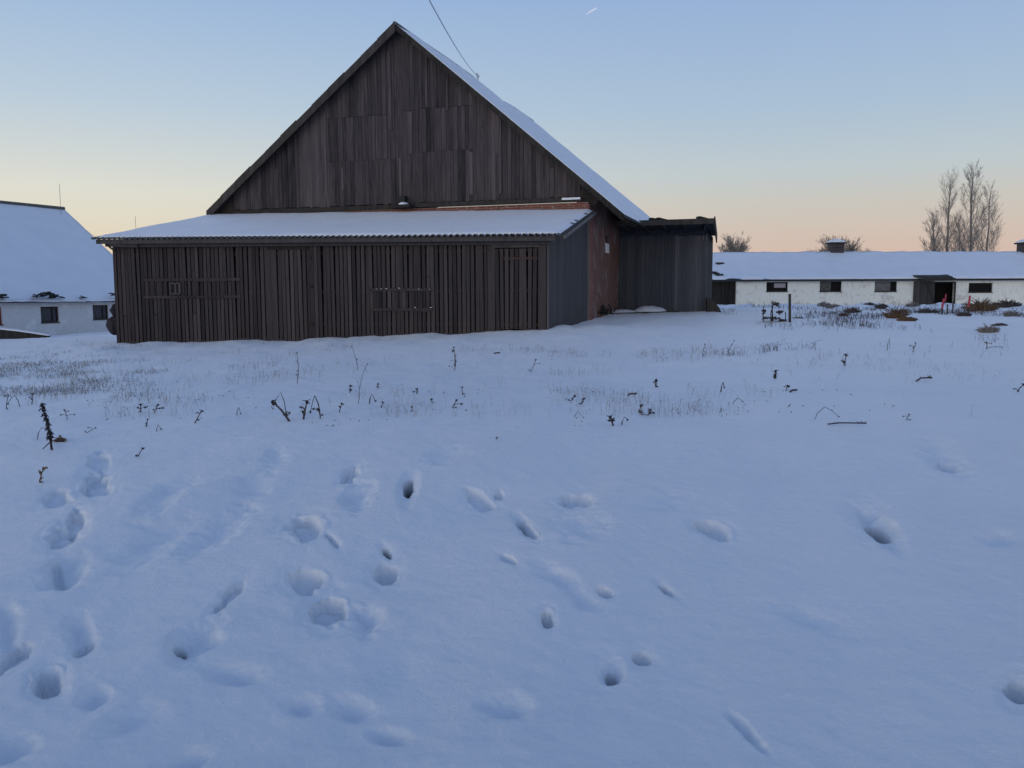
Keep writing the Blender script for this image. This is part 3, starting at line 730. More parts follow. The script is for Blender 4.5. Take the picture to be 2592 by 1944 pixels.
# ================================================================== LEFT WHITE BARN
a_ = Vector((math.sin(R(25)), math.cos(R(25)), 0)); b_ = Vector((a_.y, -a_.x, 0))
W1 = P(100, 845, 54); zE = P(340, 750, 60).z
VW = Wall((W1.x, W1.y), a_)
tE = VW.sz(385, 780)[0]
hallb = thing('white_barn', 'long whitewashed barn with big snowy roof at the left edge, behind the lean-to', 'barn', Vector((W1.x-3, W1.y+3, gz(W1.x-3, W1.y+3))))
R0 = VW.pt(tE, 0, 0)-b_*9.05; zR = P(168, 533, R0.y).z; zE = VW.sz(200, 752)[1]
t0 = -16
def vgz(t): p = VW.pt(t, 0); return gz(p.x, p.y)
wins = []
for (u0, u1, v0, v1) in ((-34,5,778,822),(103,149,776,816),(235,275,772,808)):
    s0, s1 = sorted((VW.sz(u0, 790)[0], VW.sz(u1, 790)[0])); wins.append((s0, s1, VW.sz((u0+u1)/2, v1)[1], VW.sz((u0+u1)/2, v0)[1]))
M = MB(); x = t0
for (s0, s1, z0, z1) in wins:
    VW.box(M, x, s0, -2, zE, -.3, 0); VW.box(M, s0, s1, -2, z0, -.3, 0); VW.box(M, s0, s1, z1, zE, -.3, 0); x = s1
VW.box(M, x, tE-.3, -2, zE, -.3, 0)
M.build('wall', M_whitebrick, hallb)
for k, (s0, s1, z0, z1) in enumerate(wins):
    M = MB(); f = .09
    VW.box(M, s0, s0+f, z0, z1, -.2, -.1, .3); VW.box(M, s1-f, s1, z0, z1, -.2, -.1, .3); VW.box(M, s0+f, s1-f, z0, z0+f, -.2, -.1, .3); VW.box(M, s0+f, s1-f, z1-f, z1, -.2, -.1, .3)
    VW.box(M, s1-(s1-s0)*.3-.03, s1-(s1-s0)*.3+.03, z0+f, z1-f, -.19, -.11, .3)
    wd_ = M.build('window', M_dark if k else M_rust, hallb)
    M = MB(); VW.box(M, s0+f, s1-f, z0+f, z1-f, -.17, -.16); M.build('pane', M_glass, wd_)
    M = MB(); VW.box(M, s0-.04, s1+.04, z0-.06, z0-.002, -.18, .05, .4); M.build('sill', M_dark, wd_)
def ep(t, z, d=0): return VW.pt(t, z, d)
nrm = -b_
M = MB(); OH = .45; zsl = (zR-zE)/9.05
e0 = ep(t0-.4, zE-OH*zsl, OH); e1 = ep(tE+.3, zE-OH*zsl, OH); r1 = R0+Vector((0,0,zR))+a_*.3; r0 = e0-b_*(9.05+OH)+Vector((0,0,zR-zE+OH*zsl))
g1 = r1-b_*9.5+Vector((0,0,-(zR-zE)*1.03)); g0 = r0-b_*9.5+Vector((0,0,-(zR-zE)*1.03))
for q in ((e0,e1,r1,r0), (r0,r1,g1,g0)): M.hexa([*q]+[p+Vector((0,0,.09)) for p in q], .4)
vroof = M.build('roof', M_tar, hallb)
def vs(a, b): return .15+.02*float(fbm(a*20, b*12, 4, 3))-.10*(1-sstf(0, .02, b))+(.03*float(vn(a*60, 1, 2)) if b < .03 else 0)
M = MB(); M.slab(e0+b_*.02, e1-a_*.0+b_*.02, r1-a_*.0, r0, 90, 50, vs, lambda a, b: .095); M.build('snow', M_snow, vroof, smooth=True)
M = MB(); M.tube([r0+Vector((0,0,.17)), r1+Vector((0,0,.17))], .15, 6, .3); M.build('ridge_cap', M_sheet, vroof)
rg2 = random.Random(5)
def scrap(u, v, n, wpx):
    M = MB()
    for k in range(n):
        s0, z0 = VW.sz(u+rg2.uniform(-wpx, wpx), v+rg2.uniform(-4, 5), OH+.05); c = ep(s0, z0, OH+.05)
        M.box(c, rg2.uniform(.2,.5), rg2.uniform(.2,.4), .05, rg2.uniform(0,3), .2, Matrix.Rotation(rg2.uniform(-.6,.6), 3, 'X'))
    M.build('torn_roofing', M_tar, vroof)
scrap(120, 744, 9, 16); scrap(145, 748, 6, 14); scrap(8, 748, 6, 10); scrap(285, 746, 2, 4); scrap(90, 748, 3, 6); scrap(215, 749, 2, 10)
M = MB(); gx = ep(tE, 0, 0); M.prism([gx+Vector((0,0,-2)), gx+Vector((0,0,zE)), R0+Vector((0,0,zR-.1)), gx-b_*18+Vector((0,0,zE)), gx-b_*18+Vector((0,0,-2))], [p-a_*.3 for p in (gx+Vector((0,0,-2)), gx+Vector((0,0,zE)), R0+Vector((0,0,zR-.1)), gx-b_*18+Vector((0,0,zE)), gx-b_*18+Vector((0,0,-2)))]); M.build('gable_wall', M_whitebrick, hallb)
# lightning rod on its ridge, thin mast further back
pr = P(154, 532, R0.y-.8); M = MB(); M.tube([pr-Vector((0,0,.6)), pr+Vector((0,0,1.9))], .015, 5); M.build('lightning_rod', M_wire, hallb)
pm = P(347, 640, 75); M = MB(); M.tube([(pm.x, pm.y, gz(pm.x, pm.y)-.3), (pm.x, pm.y, P(347, 548, 75).z)], .016, 5)
tag(M.build('mast', M_wire, org=(pm.x, pm.y, gz(pm.x, pm.y))), 'thin dark mast standing behind the left end of the lean-to roof', 'mast')
# wire from the white barn to the lean-to bracket
wa = P(178, 545, R0.y-1.5); wb = P(275, 622, 29.6); M = MB(); M.tube([wa.lerp(wb, t)-Vector((0,0,.12*4*t*(1-t))) for t in [k/12 for k in range(13)]], .009, 4)
tag(M.build('wire', M_wire, org=wb), 'thin sagging wire from the white barn to the lean-to corner', 'wire')
# dark timber lying by the wall
p0 = G(-40, 850); p1 = G(122, 852); M = MB(); p0.z += .12
yt = G(60, 857).y
tw = [P(-60, 828, yt), P(40, 838, yt), P(124, 850, yt), P(118, 856, yt), P(-60, 862, yt)]
M.prism(tw, [p+Vector((-.15,.55,0)) for p in tw], .3)
tm = tag(M.build('timber', M_dark, org=p1), 'dark wedge of timber lying in snow at the left edge below the white barn', 'timber')
M = MB(); tc_ = [tw[0], tw[1], tw[2], tw[2]+Vector((0,0,.04)), tw[1]+Vector((0,0,.07)), tw[0]+Vector((0,0,.07))]
M.prism([p+Vector((0,-.03,.002)) for p in tc_], [p+Vector((-.15,.58,.002)) for p in tc_]); M.build('snow_cap', M_snow, tm)

# ================================================================== LONG LOW BUILDING (right)
NW = Wall((P(1700, 760, 80).x, 80), (1, -.004)); nb0 = 0; nb1 = NW.sz(2760, 750)[0]
longb = thing('long_barn', 'long low white farm building with snow roof across the right background', 'building', Vector((NW.pt(nb1/2,0).x, 83, gz(NW.pt(nb1/2,0).x, 80))))
zEl = NW.sz(2200, 707)[1]; zRl = P(2200, 643, 87).z
ops = []
for (u0, u1, v0, v1, kd) in ((1720,1864,711,790,'g'),(1940,1994,714,738,'w'),(2075,2130,712,738,'w'),(2214,2270,712,738,'w'),(2366,2416,713,790,'d'),(2452,2512,716,740,'w'),(2598,2650,716,740,'w')):
    ops.append((NW.sz(u0, 730)[0], NW.sz(u1, 730)[0], NW.sz((u0+u1)/2, v1)[1], NW.sz((u0+u1)/2, v0)[1], kd))
M = MB(); x = 0
for (s0, s1, z0, z1, kd) in ops:
    NW.box(M, x, s0, -1, zEl, -.3, 0)
    if kd == 'w': NW.box(M, s0, s1, -1, z0, -.3, 0)
    if z1 < zEl-.02: NW.box(M, s0, s1, z1, zEl, -.3, 0)
    x = s1
NW.box(M, x, nb1, -1, zEl, -.3, 0); lwall = M.build('wall', M_white, longb)
M = MB(); NW.box(M, .3, nb1, -1, zEl-.05, -1.7, -1.6); M.build('dark_interior', M_gap, longb)
for k, (s0, s1, z0, z1, kd) in enumerate(ops):
    M = MB(); f = .07
    if kd == 'w':
        NW.box(M, s0, s0+f, z0, z1, -.2, -.1, .3); NW.box(M, s1-f, s1, z0, z1, -.2, -.1, .3); NW.box(M, s0+f, s1-f, z0, z0+f, -.2, -.1, .3); NW.box(M, s0+f, s1-f, z1-f, z1, -.2, -.1, .3)
        wn = M.build('window', M_dark, longb); M = MB()
        if k in (2, 3): NW.box(M, s0+f, s0+f+(s1-s0)*(.5 if k == 2 else .7), z0+f, z1-f, -.17, -.15); M.build('shutter', plain('shutter_%d' % k, (.10,.10,.09) if k == 2 else (.17,.16,.16), .8, .3, 4), wn); M = MB()
        if k == 1: NW.box(M, s0+(s1-s0)*.38, s1-f-.1, z0+.35, z1-.12, -.17, -.15); M.build('pale_panel', M_blanket, wn); M = MB()
        NW.box(M, s0+f, s1-f, z0+f, z1-f, -.24, -.22); M.build('pane', M_gap, wn)
        M = MB(); NW.box(M, s0-.05, s1+.05, z0-.06, z0-.003, -.19, .05, .2); M.build('sill', M_dark, wn)
    elif kd == 'd':
        NW.box(M, s0-.1, s1+.1, z1-.12, z1-.002, -.2, .03, .2); NW.box(M, s0-.1, s0, z0-.5, z1-.12, -.2, .04, .2); NW.box(M, s1, s1+.12, z0-.5, z1-.12, -.2, .04, .2); dd = M.build('doorway', M_dark, longb)
        M = MB()
        for j in range(14): NW.box(M, s0-2.0+j*.14, s0-2.0+j*.14+.13, z0, z1+.05, .03, .08, rg.uniform(.2,.7))
        M.build('door_leaf', M_door, dd)
    else:
        for j in range(30):
            q = s0+(s1-s0)*j/30; NW.box(M, q, q+(s1-s0)/30-.02, z0-.3, z1, -.35, -.3, rg.uniform(0,.35))
        gg = M.build('gate', M_dark, longb); gg['label'] = 'dark boarded opening beside the grey shed'
M = MB(); M.slab(NW.pt(-1, zEl-.16, .5), NW.pt(nb1, zEl-.16, .5), NW.pt(nb1, zRl, -7), NW.pt(-1, zRl, -7), 4, 2, lambda a, b: .16-.06*b, lambda a, b: 0)
M.slab(NW.pt(-1, zRl, -7), NW.pt(nb1, zRl, -7), NW.pt(nb1, zEl, -14), NW.pt(-1, zEl, -14), 4, 2, lambda a, b: .1, lambda a, b: 0)
lr = M.build('roof', M_tar, longb)
def ls(a, b): return .24+.05*float(fbm(a*30, b*3, 14, 3))+.05*float(vn(a*9, b*1.0, 33))-.10*(1-sstf(0, .05, b))
M = MB(); M.slab(NW.pt(-1, zEl-.10, .44), NW.pt(nb1, zEl-.10, .44), NW.pt(nb1, zRl, -7), NW.pt(-1, zRl, -7), 200, 16, ls, lambda a, b: .105); 
M.slab(NW.pt(-1, zRl, -7), NW.pt(nb1, zRl, -7), NW.pt(nb1, zEl, -14), NW.pt(-1, zEl, -14), 200, 6, lambda a, b: ls(a, 1) if b < .01 else .24, lambda a, b: .105)
M.build('snow', M_snow, lr, smooth=True)
for (u, v, w_) in ((1822,668,.45),(1820,697,.4),(1802,691,.5),(1812,694,.3)):
    d_ = ray(u, v); 
    for t in np.arange(78, 90, .05):
        p = CAM+d_*(t/d_.y); dd_ = -(p-NW.O).dot(NW.N); zz = zEl+(zRl-zEl)*(dd_/7)
        if dd_ > 0 and p.z < zz+.27: break
    M = MB(); M.box(p+Vector((0,0,.03)), w_*1.6, .5, .22, .3, .2); M.build('roofing_scrap', M_tar, lr)
M = MB(); s0 = NW.sz(2312, 700)[0]; s1 = NW.sz(2396, 700)[0]; zc = NW.sz(2350, 701, 1.2)[1]
M.hexa([NW.pt(s0, zc-.1, 1.2), NW.pt(s1, zc-.1, 1.2), NW.pt(s1+.2, zc+.15, -.3), NW.pt(s0-.1, zc+.15, -.3)]+[p+Vector((0,0,.10)) for p in (NW.pt(s0, zc-.1, 1.2), NW.pt(s1, zc-.1, 1.2), NW.pt(s1+.2, zc+.15, -.3), NW.pt(s0-.1, zc+.15, -.3))])
M.beam(NW.pt(s0+.5, zc-.1, 1.1), NW.pt(s0+1.6, .3, 1.1), .1, .12, .3); M.beam(NW.pt(s0+.2, zc-.22, 1.22), NW.pt(s1+.2, zc-.18, 1.24), .06, .2, .3)
can = M.build('canopy', M_dark, longb)
# roof ventilators
def vent(u, v, par):
    p = P(u, v, 87); 
    M = MB(); M.box((p.x, p.y, p.z+.50), 1.25, 1.1, 1.3); M.box((p.x, p.y, p.z-.1), 1.45, 1.3, .12)
    for q in range(4): M.box((p.x, p.y-.56, p.z+.15+q*.27), 1.15, .05, .12, 0, .2)
    o = M.build('ventilator', M_door, par)
    M = MB(); M.box((p.x, p.y, p.z+1.15), 1.6, 1.5, .14); M.build('cap', M_dark, o)
    M = MB(); M.slab((p.x-.78, p.y-.73, p.z+1.22), (p.x+.78, p.y-.73, p.z+1.22), (p.x+.78, p.y+.73, p.z+1.22), (p.x-.78, p.y+.73, p.z+1.22), 10, 8, lambda a, b: .05+.32*math.sqrt(max(0, math.sin(math.pi*a)*math.sin(math.pi*b))), lambda a, b: 0); M.build('snow', M_snow, o, smooth=True)
vent(2115, 645, longb); vent(2596, 645, longb)

# ================================================================== overhead wire, contrail
q = rp(sa+(s_r-sa)*.42, rake(sa+(s_r-sa)*.42), 15.0)
hit = P(1206, 190, q.y)
top = P(1050, -70, 18); M = MB()
M.tube([hit.lerp(top, t)-Vector((0,0,.22*4*t*(1-t))) for t in [k/16 for k in range(17)]], .017, 5)
cab = thing('overhead_cable', 'pale overhead cable rising from the snowy barn roof to the top of the picture', 'cable', hit)
M.build('cable', M_galv, cab)
M = MB(); M.tube([hit+Vector((.05,0,.05)), hit+Vector((.12,0,-1.0))], .05, 6); M.tube([hit+Vector((0,0,.08)), hit+Vector((.1,0,-.12))], .09, 6); M.build('bracket', M_galv, cab)
m, n, b = mat('contrail', 1, 0); tr = nn(n, 'ShaderNodeBsdfTransparent'); df = nn(n, 'ShaderNodeBsdfDiffuse'); df.inputs[0].default_value = (1,.95,.93,1)
tl = nn(n, 'ShaderNodeBsdfTranslucent'); tl.inputs[0].default_value = (1,.95,.93,1)
a1 = nn(n, 'ShaderNodeAddShader'); n.links.new(df.outputs[0], a1.inputs[0]); n.links.new(tl.outputs[0], a1.inputs[1])
mxs = nn(n, 'ShaderNodeMixShader'); mxs.inputs[0].default_value = .13; n.links.new(tr.outputs[0], mxs.inputs[1]); n.links.new(a1.outputs[0], mxs.inputs[2])
n.links.new(mxs.outputs[0], n.nodes['Material Output'].inputs[0])
M = MB(); ca = P(1482, 37, 6000); cb = P(1512, 19, 6000); M.tube([ca.lerp(cb, t) for t in (0,.15,.5,.85,1)], [1,4,6,6,2], 8)
o = M.build('contrail', m, org=ca, smooth=True); o['kind'] = 'stuff'; tag(o, 'short pale streak of vapour high in the blue sky', 'contrail')

# ================================================================== TREES
def limb(M, p, d, ln, r, lvl, rg, cfg):
    n = 5 if lvl == 0 else 4 if lvl == 1 else 3
    pts = [p.copy()]; q = p.copy(); dd = d.copy()
    for k in range(n):
        dd = (dd+Vector((rg.uniform(-1,1), rg.uniform(-1,1), rg.uniform(-.6,1)))*cfg['wig']+Vector((0,0,cfg['up']))).normalized(); q = q+dd*ln/n; pts.append(q.copy())
    M.tube(pts, [r*(1-.75*k/n) for k in range(n+1)], 5 if lvl < 1 else 3, .5, False)
    if lvl >= cfg['lv']: return
    for k in range(cfg['nb'][lvl]):
        t = rg.uniform(cfg['from'][lvl], 1.0)*n; i = min(int(t), n-1); b = pts[i].lerp(pts[i+1], t-i)
        ax = (pts[i+1]-pts[i]).normalized(); rv = Vector((rg.uniform(-1,1), rg.uniform(-1,1), rg.uniform(-.5,.8))).normalized()
        sp = cfg['spread'][lvl]*rg.uniform(.7, 1.3)
        limb(M, b, (ax*math.cos(sp)+(rv-ax*rv.dot(ax)).normalized()*math.sin(sp)).normalized(), ln*cfg['len'][lvl]*rg.uniform(.55,1.1)*(1-.45*(t/n-cfg['from'][lvl])), r*cfg['rad'][lvl], lvl+1, rg, cfg)
def bare_tree(u, Y, vtop, cfg, seed, label, name, group=None, trunk_r=.25, lean=0, hfrac=1, vb=745):
    rg = random.Random(seed); g = P(u, vb, Y); g.z = gz(g.x, g.y)-.2; H = (P(u, vtop, Y).z-g.z)
    o = thing(name, label, 'tree', g, group)
    T = MB(); pts = []; n = 9; q = g.copy(); hh = H*cfg['trunk']
    for k in range(n+1): pts.append(g+Vector((lean*k/n+rg.uniform(-.12,.12), rg.uniform(-.12,.12), hh*k/n)))
    T.tube(pts, [trunk_r*(1-.8*k/n)+.02 for k in range(n+1)], 7); T.build('trunk', M_bark, o)
    B = MB()
    for k in range(cfg['main']):
        t = (cfg['b0']+(1-cfg['b0'])*(k+rg.random())/cfg['main'])*n; i = min(int(t), n-1); b = pts[i].lerp(pts[i+1], t-i)
        az = rg.uniform(0, 6.28); sp = cfg['ang']*rg.uniform(.7,1.25); f = (t/n-cfg['b0'])/(1-cfg['b0'])
        ln = H*cfg['bl']*cfg['prof'](f)*rg.uniform(.7,1.15)
        limb(B, b, Vector((math.cos(az)*math.sin(sp), math.sin(az)*math.sin(sp), math.cos(sp))), ln, trunk_r*cfg['rr']*(1-.5*f), 0, rg, cfg)
    B.build('crown', M_twig, o)
POP = dict(trunk=.97, main=44, b0=.12, ang=.58, bl=.33, prof=lambda f: 1.1-.75*f, rr=.17, wig=.11, up=.08, lv=2, nb=(13,8), spread=(.55,.6), len=(.5,.5), rad=(.5,.6)); POP['from'] = (.15,.1)
ROUND = dict(rr=.26, trunk=.74, main=60, b0=.58, ang=.9, bl=.30, prof=lambda f: .9+.1*f, wig=.12, up=.05, lv=3, nb=(8,7,5), spread=(.6,.6,.6), len=(.55,.5,.5), rad=(.5,.55,.6)); ROUND['from'] = (.25,.15,.1)
gr = 'tall thin trees beyond the long building'
bare_tree(2360, 150, 548, POP, 1, 'short leftmost bare tree of the row behind the long roof', 'bare_tree', gr, .34, -.3)
bare_tree(2391, 152, 448, POP, 2, 'second tallest bare tree, second from left of the row', 'bare_tree', gr, .24, .0)
bare_tree(2419, 160, 560, POP, 3, 'faint short bare tree in the middle of the row', 'bare_tree', gr, .13, .2)
bare_tree(2452, 150, 424, POP, 4, 'tallest bare tree of the row behind the long roof', 'bare_tree', gr, .30, -.4)
bare_tree(2493, 156, 478, POP, 6, 'rightmost bare tree of the row behind the long roof', 'bare_tree', gr, .22, .0)
bare_tree(1856, 200, 594, ROUND, 11, 'round bare tree beyond the roof right beside the grey shed', 'bare_tree', None, .45)
bare_tree(2106, 210, 600, ROUND, 12, 'wide bare tree behind the roof ventilator', 'bare_tree', None, .5)
bare_tree(2140, 215, 606, ROUND, 15, 'bare tree right behind the ventilator, overlapping its wide neighbour', 'bare_tree', None, .5)
bare_tree(2068, 215, 626, ROUND, 13, 'small low bare tree left of the ventilator', 'bare_tree', None, .3)
bare_tree(2180, 215, 628, ROUND, 14, 'small low bare tree well right of the ventilator', 'bare_tree', None, .3)

# ================================================================== WEEDS
def weed(u, v, hpx, label, lean=0, wpx=None, kind='stem', m=None, name='dry_weed', cat='weed', seed=None, group='dry weeds poking through the snow', heads=3, thick=1.0):
    g = G(u, v); D = (g-CAM).length; k = D/F; h = hpx*k; rg = random.Random(int(u*7+v)); w_ = (wpx or hpx*.5)*k
    M = MB(); HS = []; t = .0036*thick*(D/8 if D > 8 else 1)
    g0 = g-Vector((0,0,.05))
    def heads_at(p, s):
        s *= .68; H = MB(); HS.append(H)
        for q in range(5):
            a = rg.uniform(0, 6.28); o_ = Vector((math.cos(a), math.sin(a), rg.uniform(-.6,.8)))*s
            H.prism([p, p+o_+Vector((0,0,s*.3)), p+o_*1.4], [p+Vector((0,.004,0)), p+o_+Vector((0,.006,s*.3)), p+o_*1.4+Vector((0,.004,0))])
        H.blob(p, s*.55, s*.55, s*.7, 6, 4, .3, seed=rg.randint(0,999))
    if kind == 'stem':
        pts = [g0]; d = Vector((lean, 0, 1)).normalized()
        for q in range(5): d = (d+Vector((rg.uniform(-.22,.22), rg.uniform(-.2,.2), 0))).normalized(); pts.append(pts[-1]+d*(h+.05)/5)
        M.tube(pts, [t*(1.2-.12*q) for q in range(6)], 4)
        for q in range(heads):
            b = pts[rg.randint(1, 4)]; e = b+Vector((rg.uniform(-1,1)*w_*.6, rg.uniform(-.5,.5)*w_, rg.uniform(.0,.5)*h*.5)); mid = b.lerp(e, .5)+Vector((0,0,.1*h))
            M.tube([b, mid, e], t*.6, 3); heads_at(e, .016*thick*(D/9 if D > 9 else 1)*rg.uniform(.5,1.1))
        heads_at(pts[-1], .018*thick*(D/9 if D > 9 else 1))
    elif kind == 'arch':
        s = 1 if lean >= 0 else -1
        e = g+Vector((s*w_, rg.uniform(-.1,.1), h*rg.uniform(.1,.5))); top_ = g+Vector((s*w_*.45, 0, h))
        M.tube([g0, g0.lerp(top_, .6)+Vector((-s*.1*w_,0,.05*h)), top_, top_.lerp(e, .5)+Vector((0,0,.08*h)), e], [t,t,t*.8,t*.7,t*.5], 4); heads_at(e, .018*thick)
    elif kind == 'lying':
        s = w_/2; a = g+Vector((-s,0,.01)); b = g+Vector((s, rg.uniform(-.1,.1), .02+h*.3)); M.tube([a, a.lerp(b,.3)+Vector((0,0,h*.3)), a.lerp(b,.6)+Vector((0,0,h*.2)), b], t*2.2, 5)
        for q in range(heads): p = a.lerp(b, rg.random()); M.tube([p, p+Vector((rg.uniform(-.3,.3)*w_, 0, h*rg.uniform(.3,.9)))], t*.7, 3); heads_at(p+Vector((0,0,.015)), h*.3)
    elif kind == 'clump':
        nb = 150
        for q in range(nb):
            a = rg.uniform(0, 6.28); r_ = rg.random()**.6; b = g+Vector((math.cos(a)*r_*w_*.45, math.sin(a)*r_*w_*.3, -.02)); ln = h*rg.uniform(.5,1.15)*(1-.4*r_)
            d = Vector((math.cos(a)*r_*.9+rg.uniform(-.3,.3), rg.uniform(-.4,.2), 1)).normalized()
            e = b+d*ln*.6; f = e+(d+Vector((math.cos(a)*.6,0,-.6))).normalized()*ln*.5; M.tube([b, e, f], [t*1.3, t, t*.5], 3)
        H = MB(); HS.append(H)
        for q in range(16):
            a = rg.uniform(0, 6.28); r_ = rg.random(); H.blob(g+Vector((math.cos(a)*r_*w_*.46, math.sin(a)*r_*w_*.07, h*(.08+.30*(1-r_)*rg.random()))), w_*rg.uniform(.04,.10), w_*.05, h*rg.uniform(.15,.55)*(1-.5*r_), 6, 4, .6, seed=int(u)+q)
    o = thing(name, label, cat, g, group)
    M.build('stems', m or M_weed, o)
    for H in HS: H.build('seed_head' if kind != 'clump' else 'leaf_mass', m or M_weeddark, o)
    return o
# tall dead stalk on the left
g = G(132, 1140); st = thing('dead_stalk', 'tall dark withered stalk with curled leaves leaning left at the left edge', 'weed', g)
D = (g-CAM).length; k = D/F; topp = P(104, 1020, g.y); mid = P(118, 1062, g.y); low = P(126, 1100, g.y)
path = [g-Vector((0,0,.04)), low, mid, P(110, 1040, g.y), topp]; M = MB(); M.tube(path, [.012,.010,.009,.007,.005], 7)
leg = P(108, 1137, g.y-.05); M.tube([low.lerp(g, .45), leg], [.006,.004], 5)
M.build('stem', M_weeddark, st)
M = MB(); rg = random.Random(4)
for q in range(120):
    t = rg.random()**.8; j = min(int((1-t)*3.99), 3); tt = (1-t)*4-j
    b = [low.lerp(g, .3), low, mid, path[3], topp]; c = b[j].lerp(b[j+1], tt); a = rg.uniform(0, 6.28); ln = rg.uniform(.018,.048)
    d = Vector((math.cos(a), math.sin(a), rg.uniform(-1.1,.3))).normalized(); sd_ = d.cross(Vector((0,0,1))).normalized()*ln*.28
    m1 = c+d*ln*.5+Vector((0,0,.008)); e = c+d*ln+Vector((0,0,-.010))
    M.prism([c, m1+sd_, e, m1-sd_], [p+Vector((0,0,.002)) for p in (c, m1+sd_, e, m1-sd_)])
for q in range(8): c = topp.lerp(mid, rg.random()*.5); M.blob(c, .010, .010, .014, 6, 4, .3, seed=q)
M.build('leaves', M_weeddark, st)
# brown leaf heap beside it
g = G(152, 1118); lf = thing('leaf_clump', 'small brown clump of dead leaves beside the tall stalk', 'leaves', g)
M = MB(); rg = random.Random(8)
for q in range(60):
    a = rg.uniform(0, 6.28); r_ = rg.random(); c = g+Vector((math.cos(a)*r_*.07, math.sin(a)*r_*.04, .055*(1-r_)*rg.random()+.008)); ln = rg.uniform(.02,.045)
    d = Vector((rg.uniform(-1,1), rg.uniform(-1,1), rg.uniform(-.3,.4))).normalized(); sd_ = d.cross(Vector((0,0,1))).normalized()*ln*.35
    M.prism([c-d*ln/2, c+sd_, c+d*ln/2, c-sd_], [p+Vector((0,0,.002)) for p in (c-d*ln/2, c+sd_, c+d*ln/2, c-sd_)])
M.build('leaves', M_leaf, lf); M = MB(); M.blob(g+Vector((0,0,.005)), .055, .03, .032, 12, 6, .3, seed=2); M.build('heart', M_weeddark, lf)

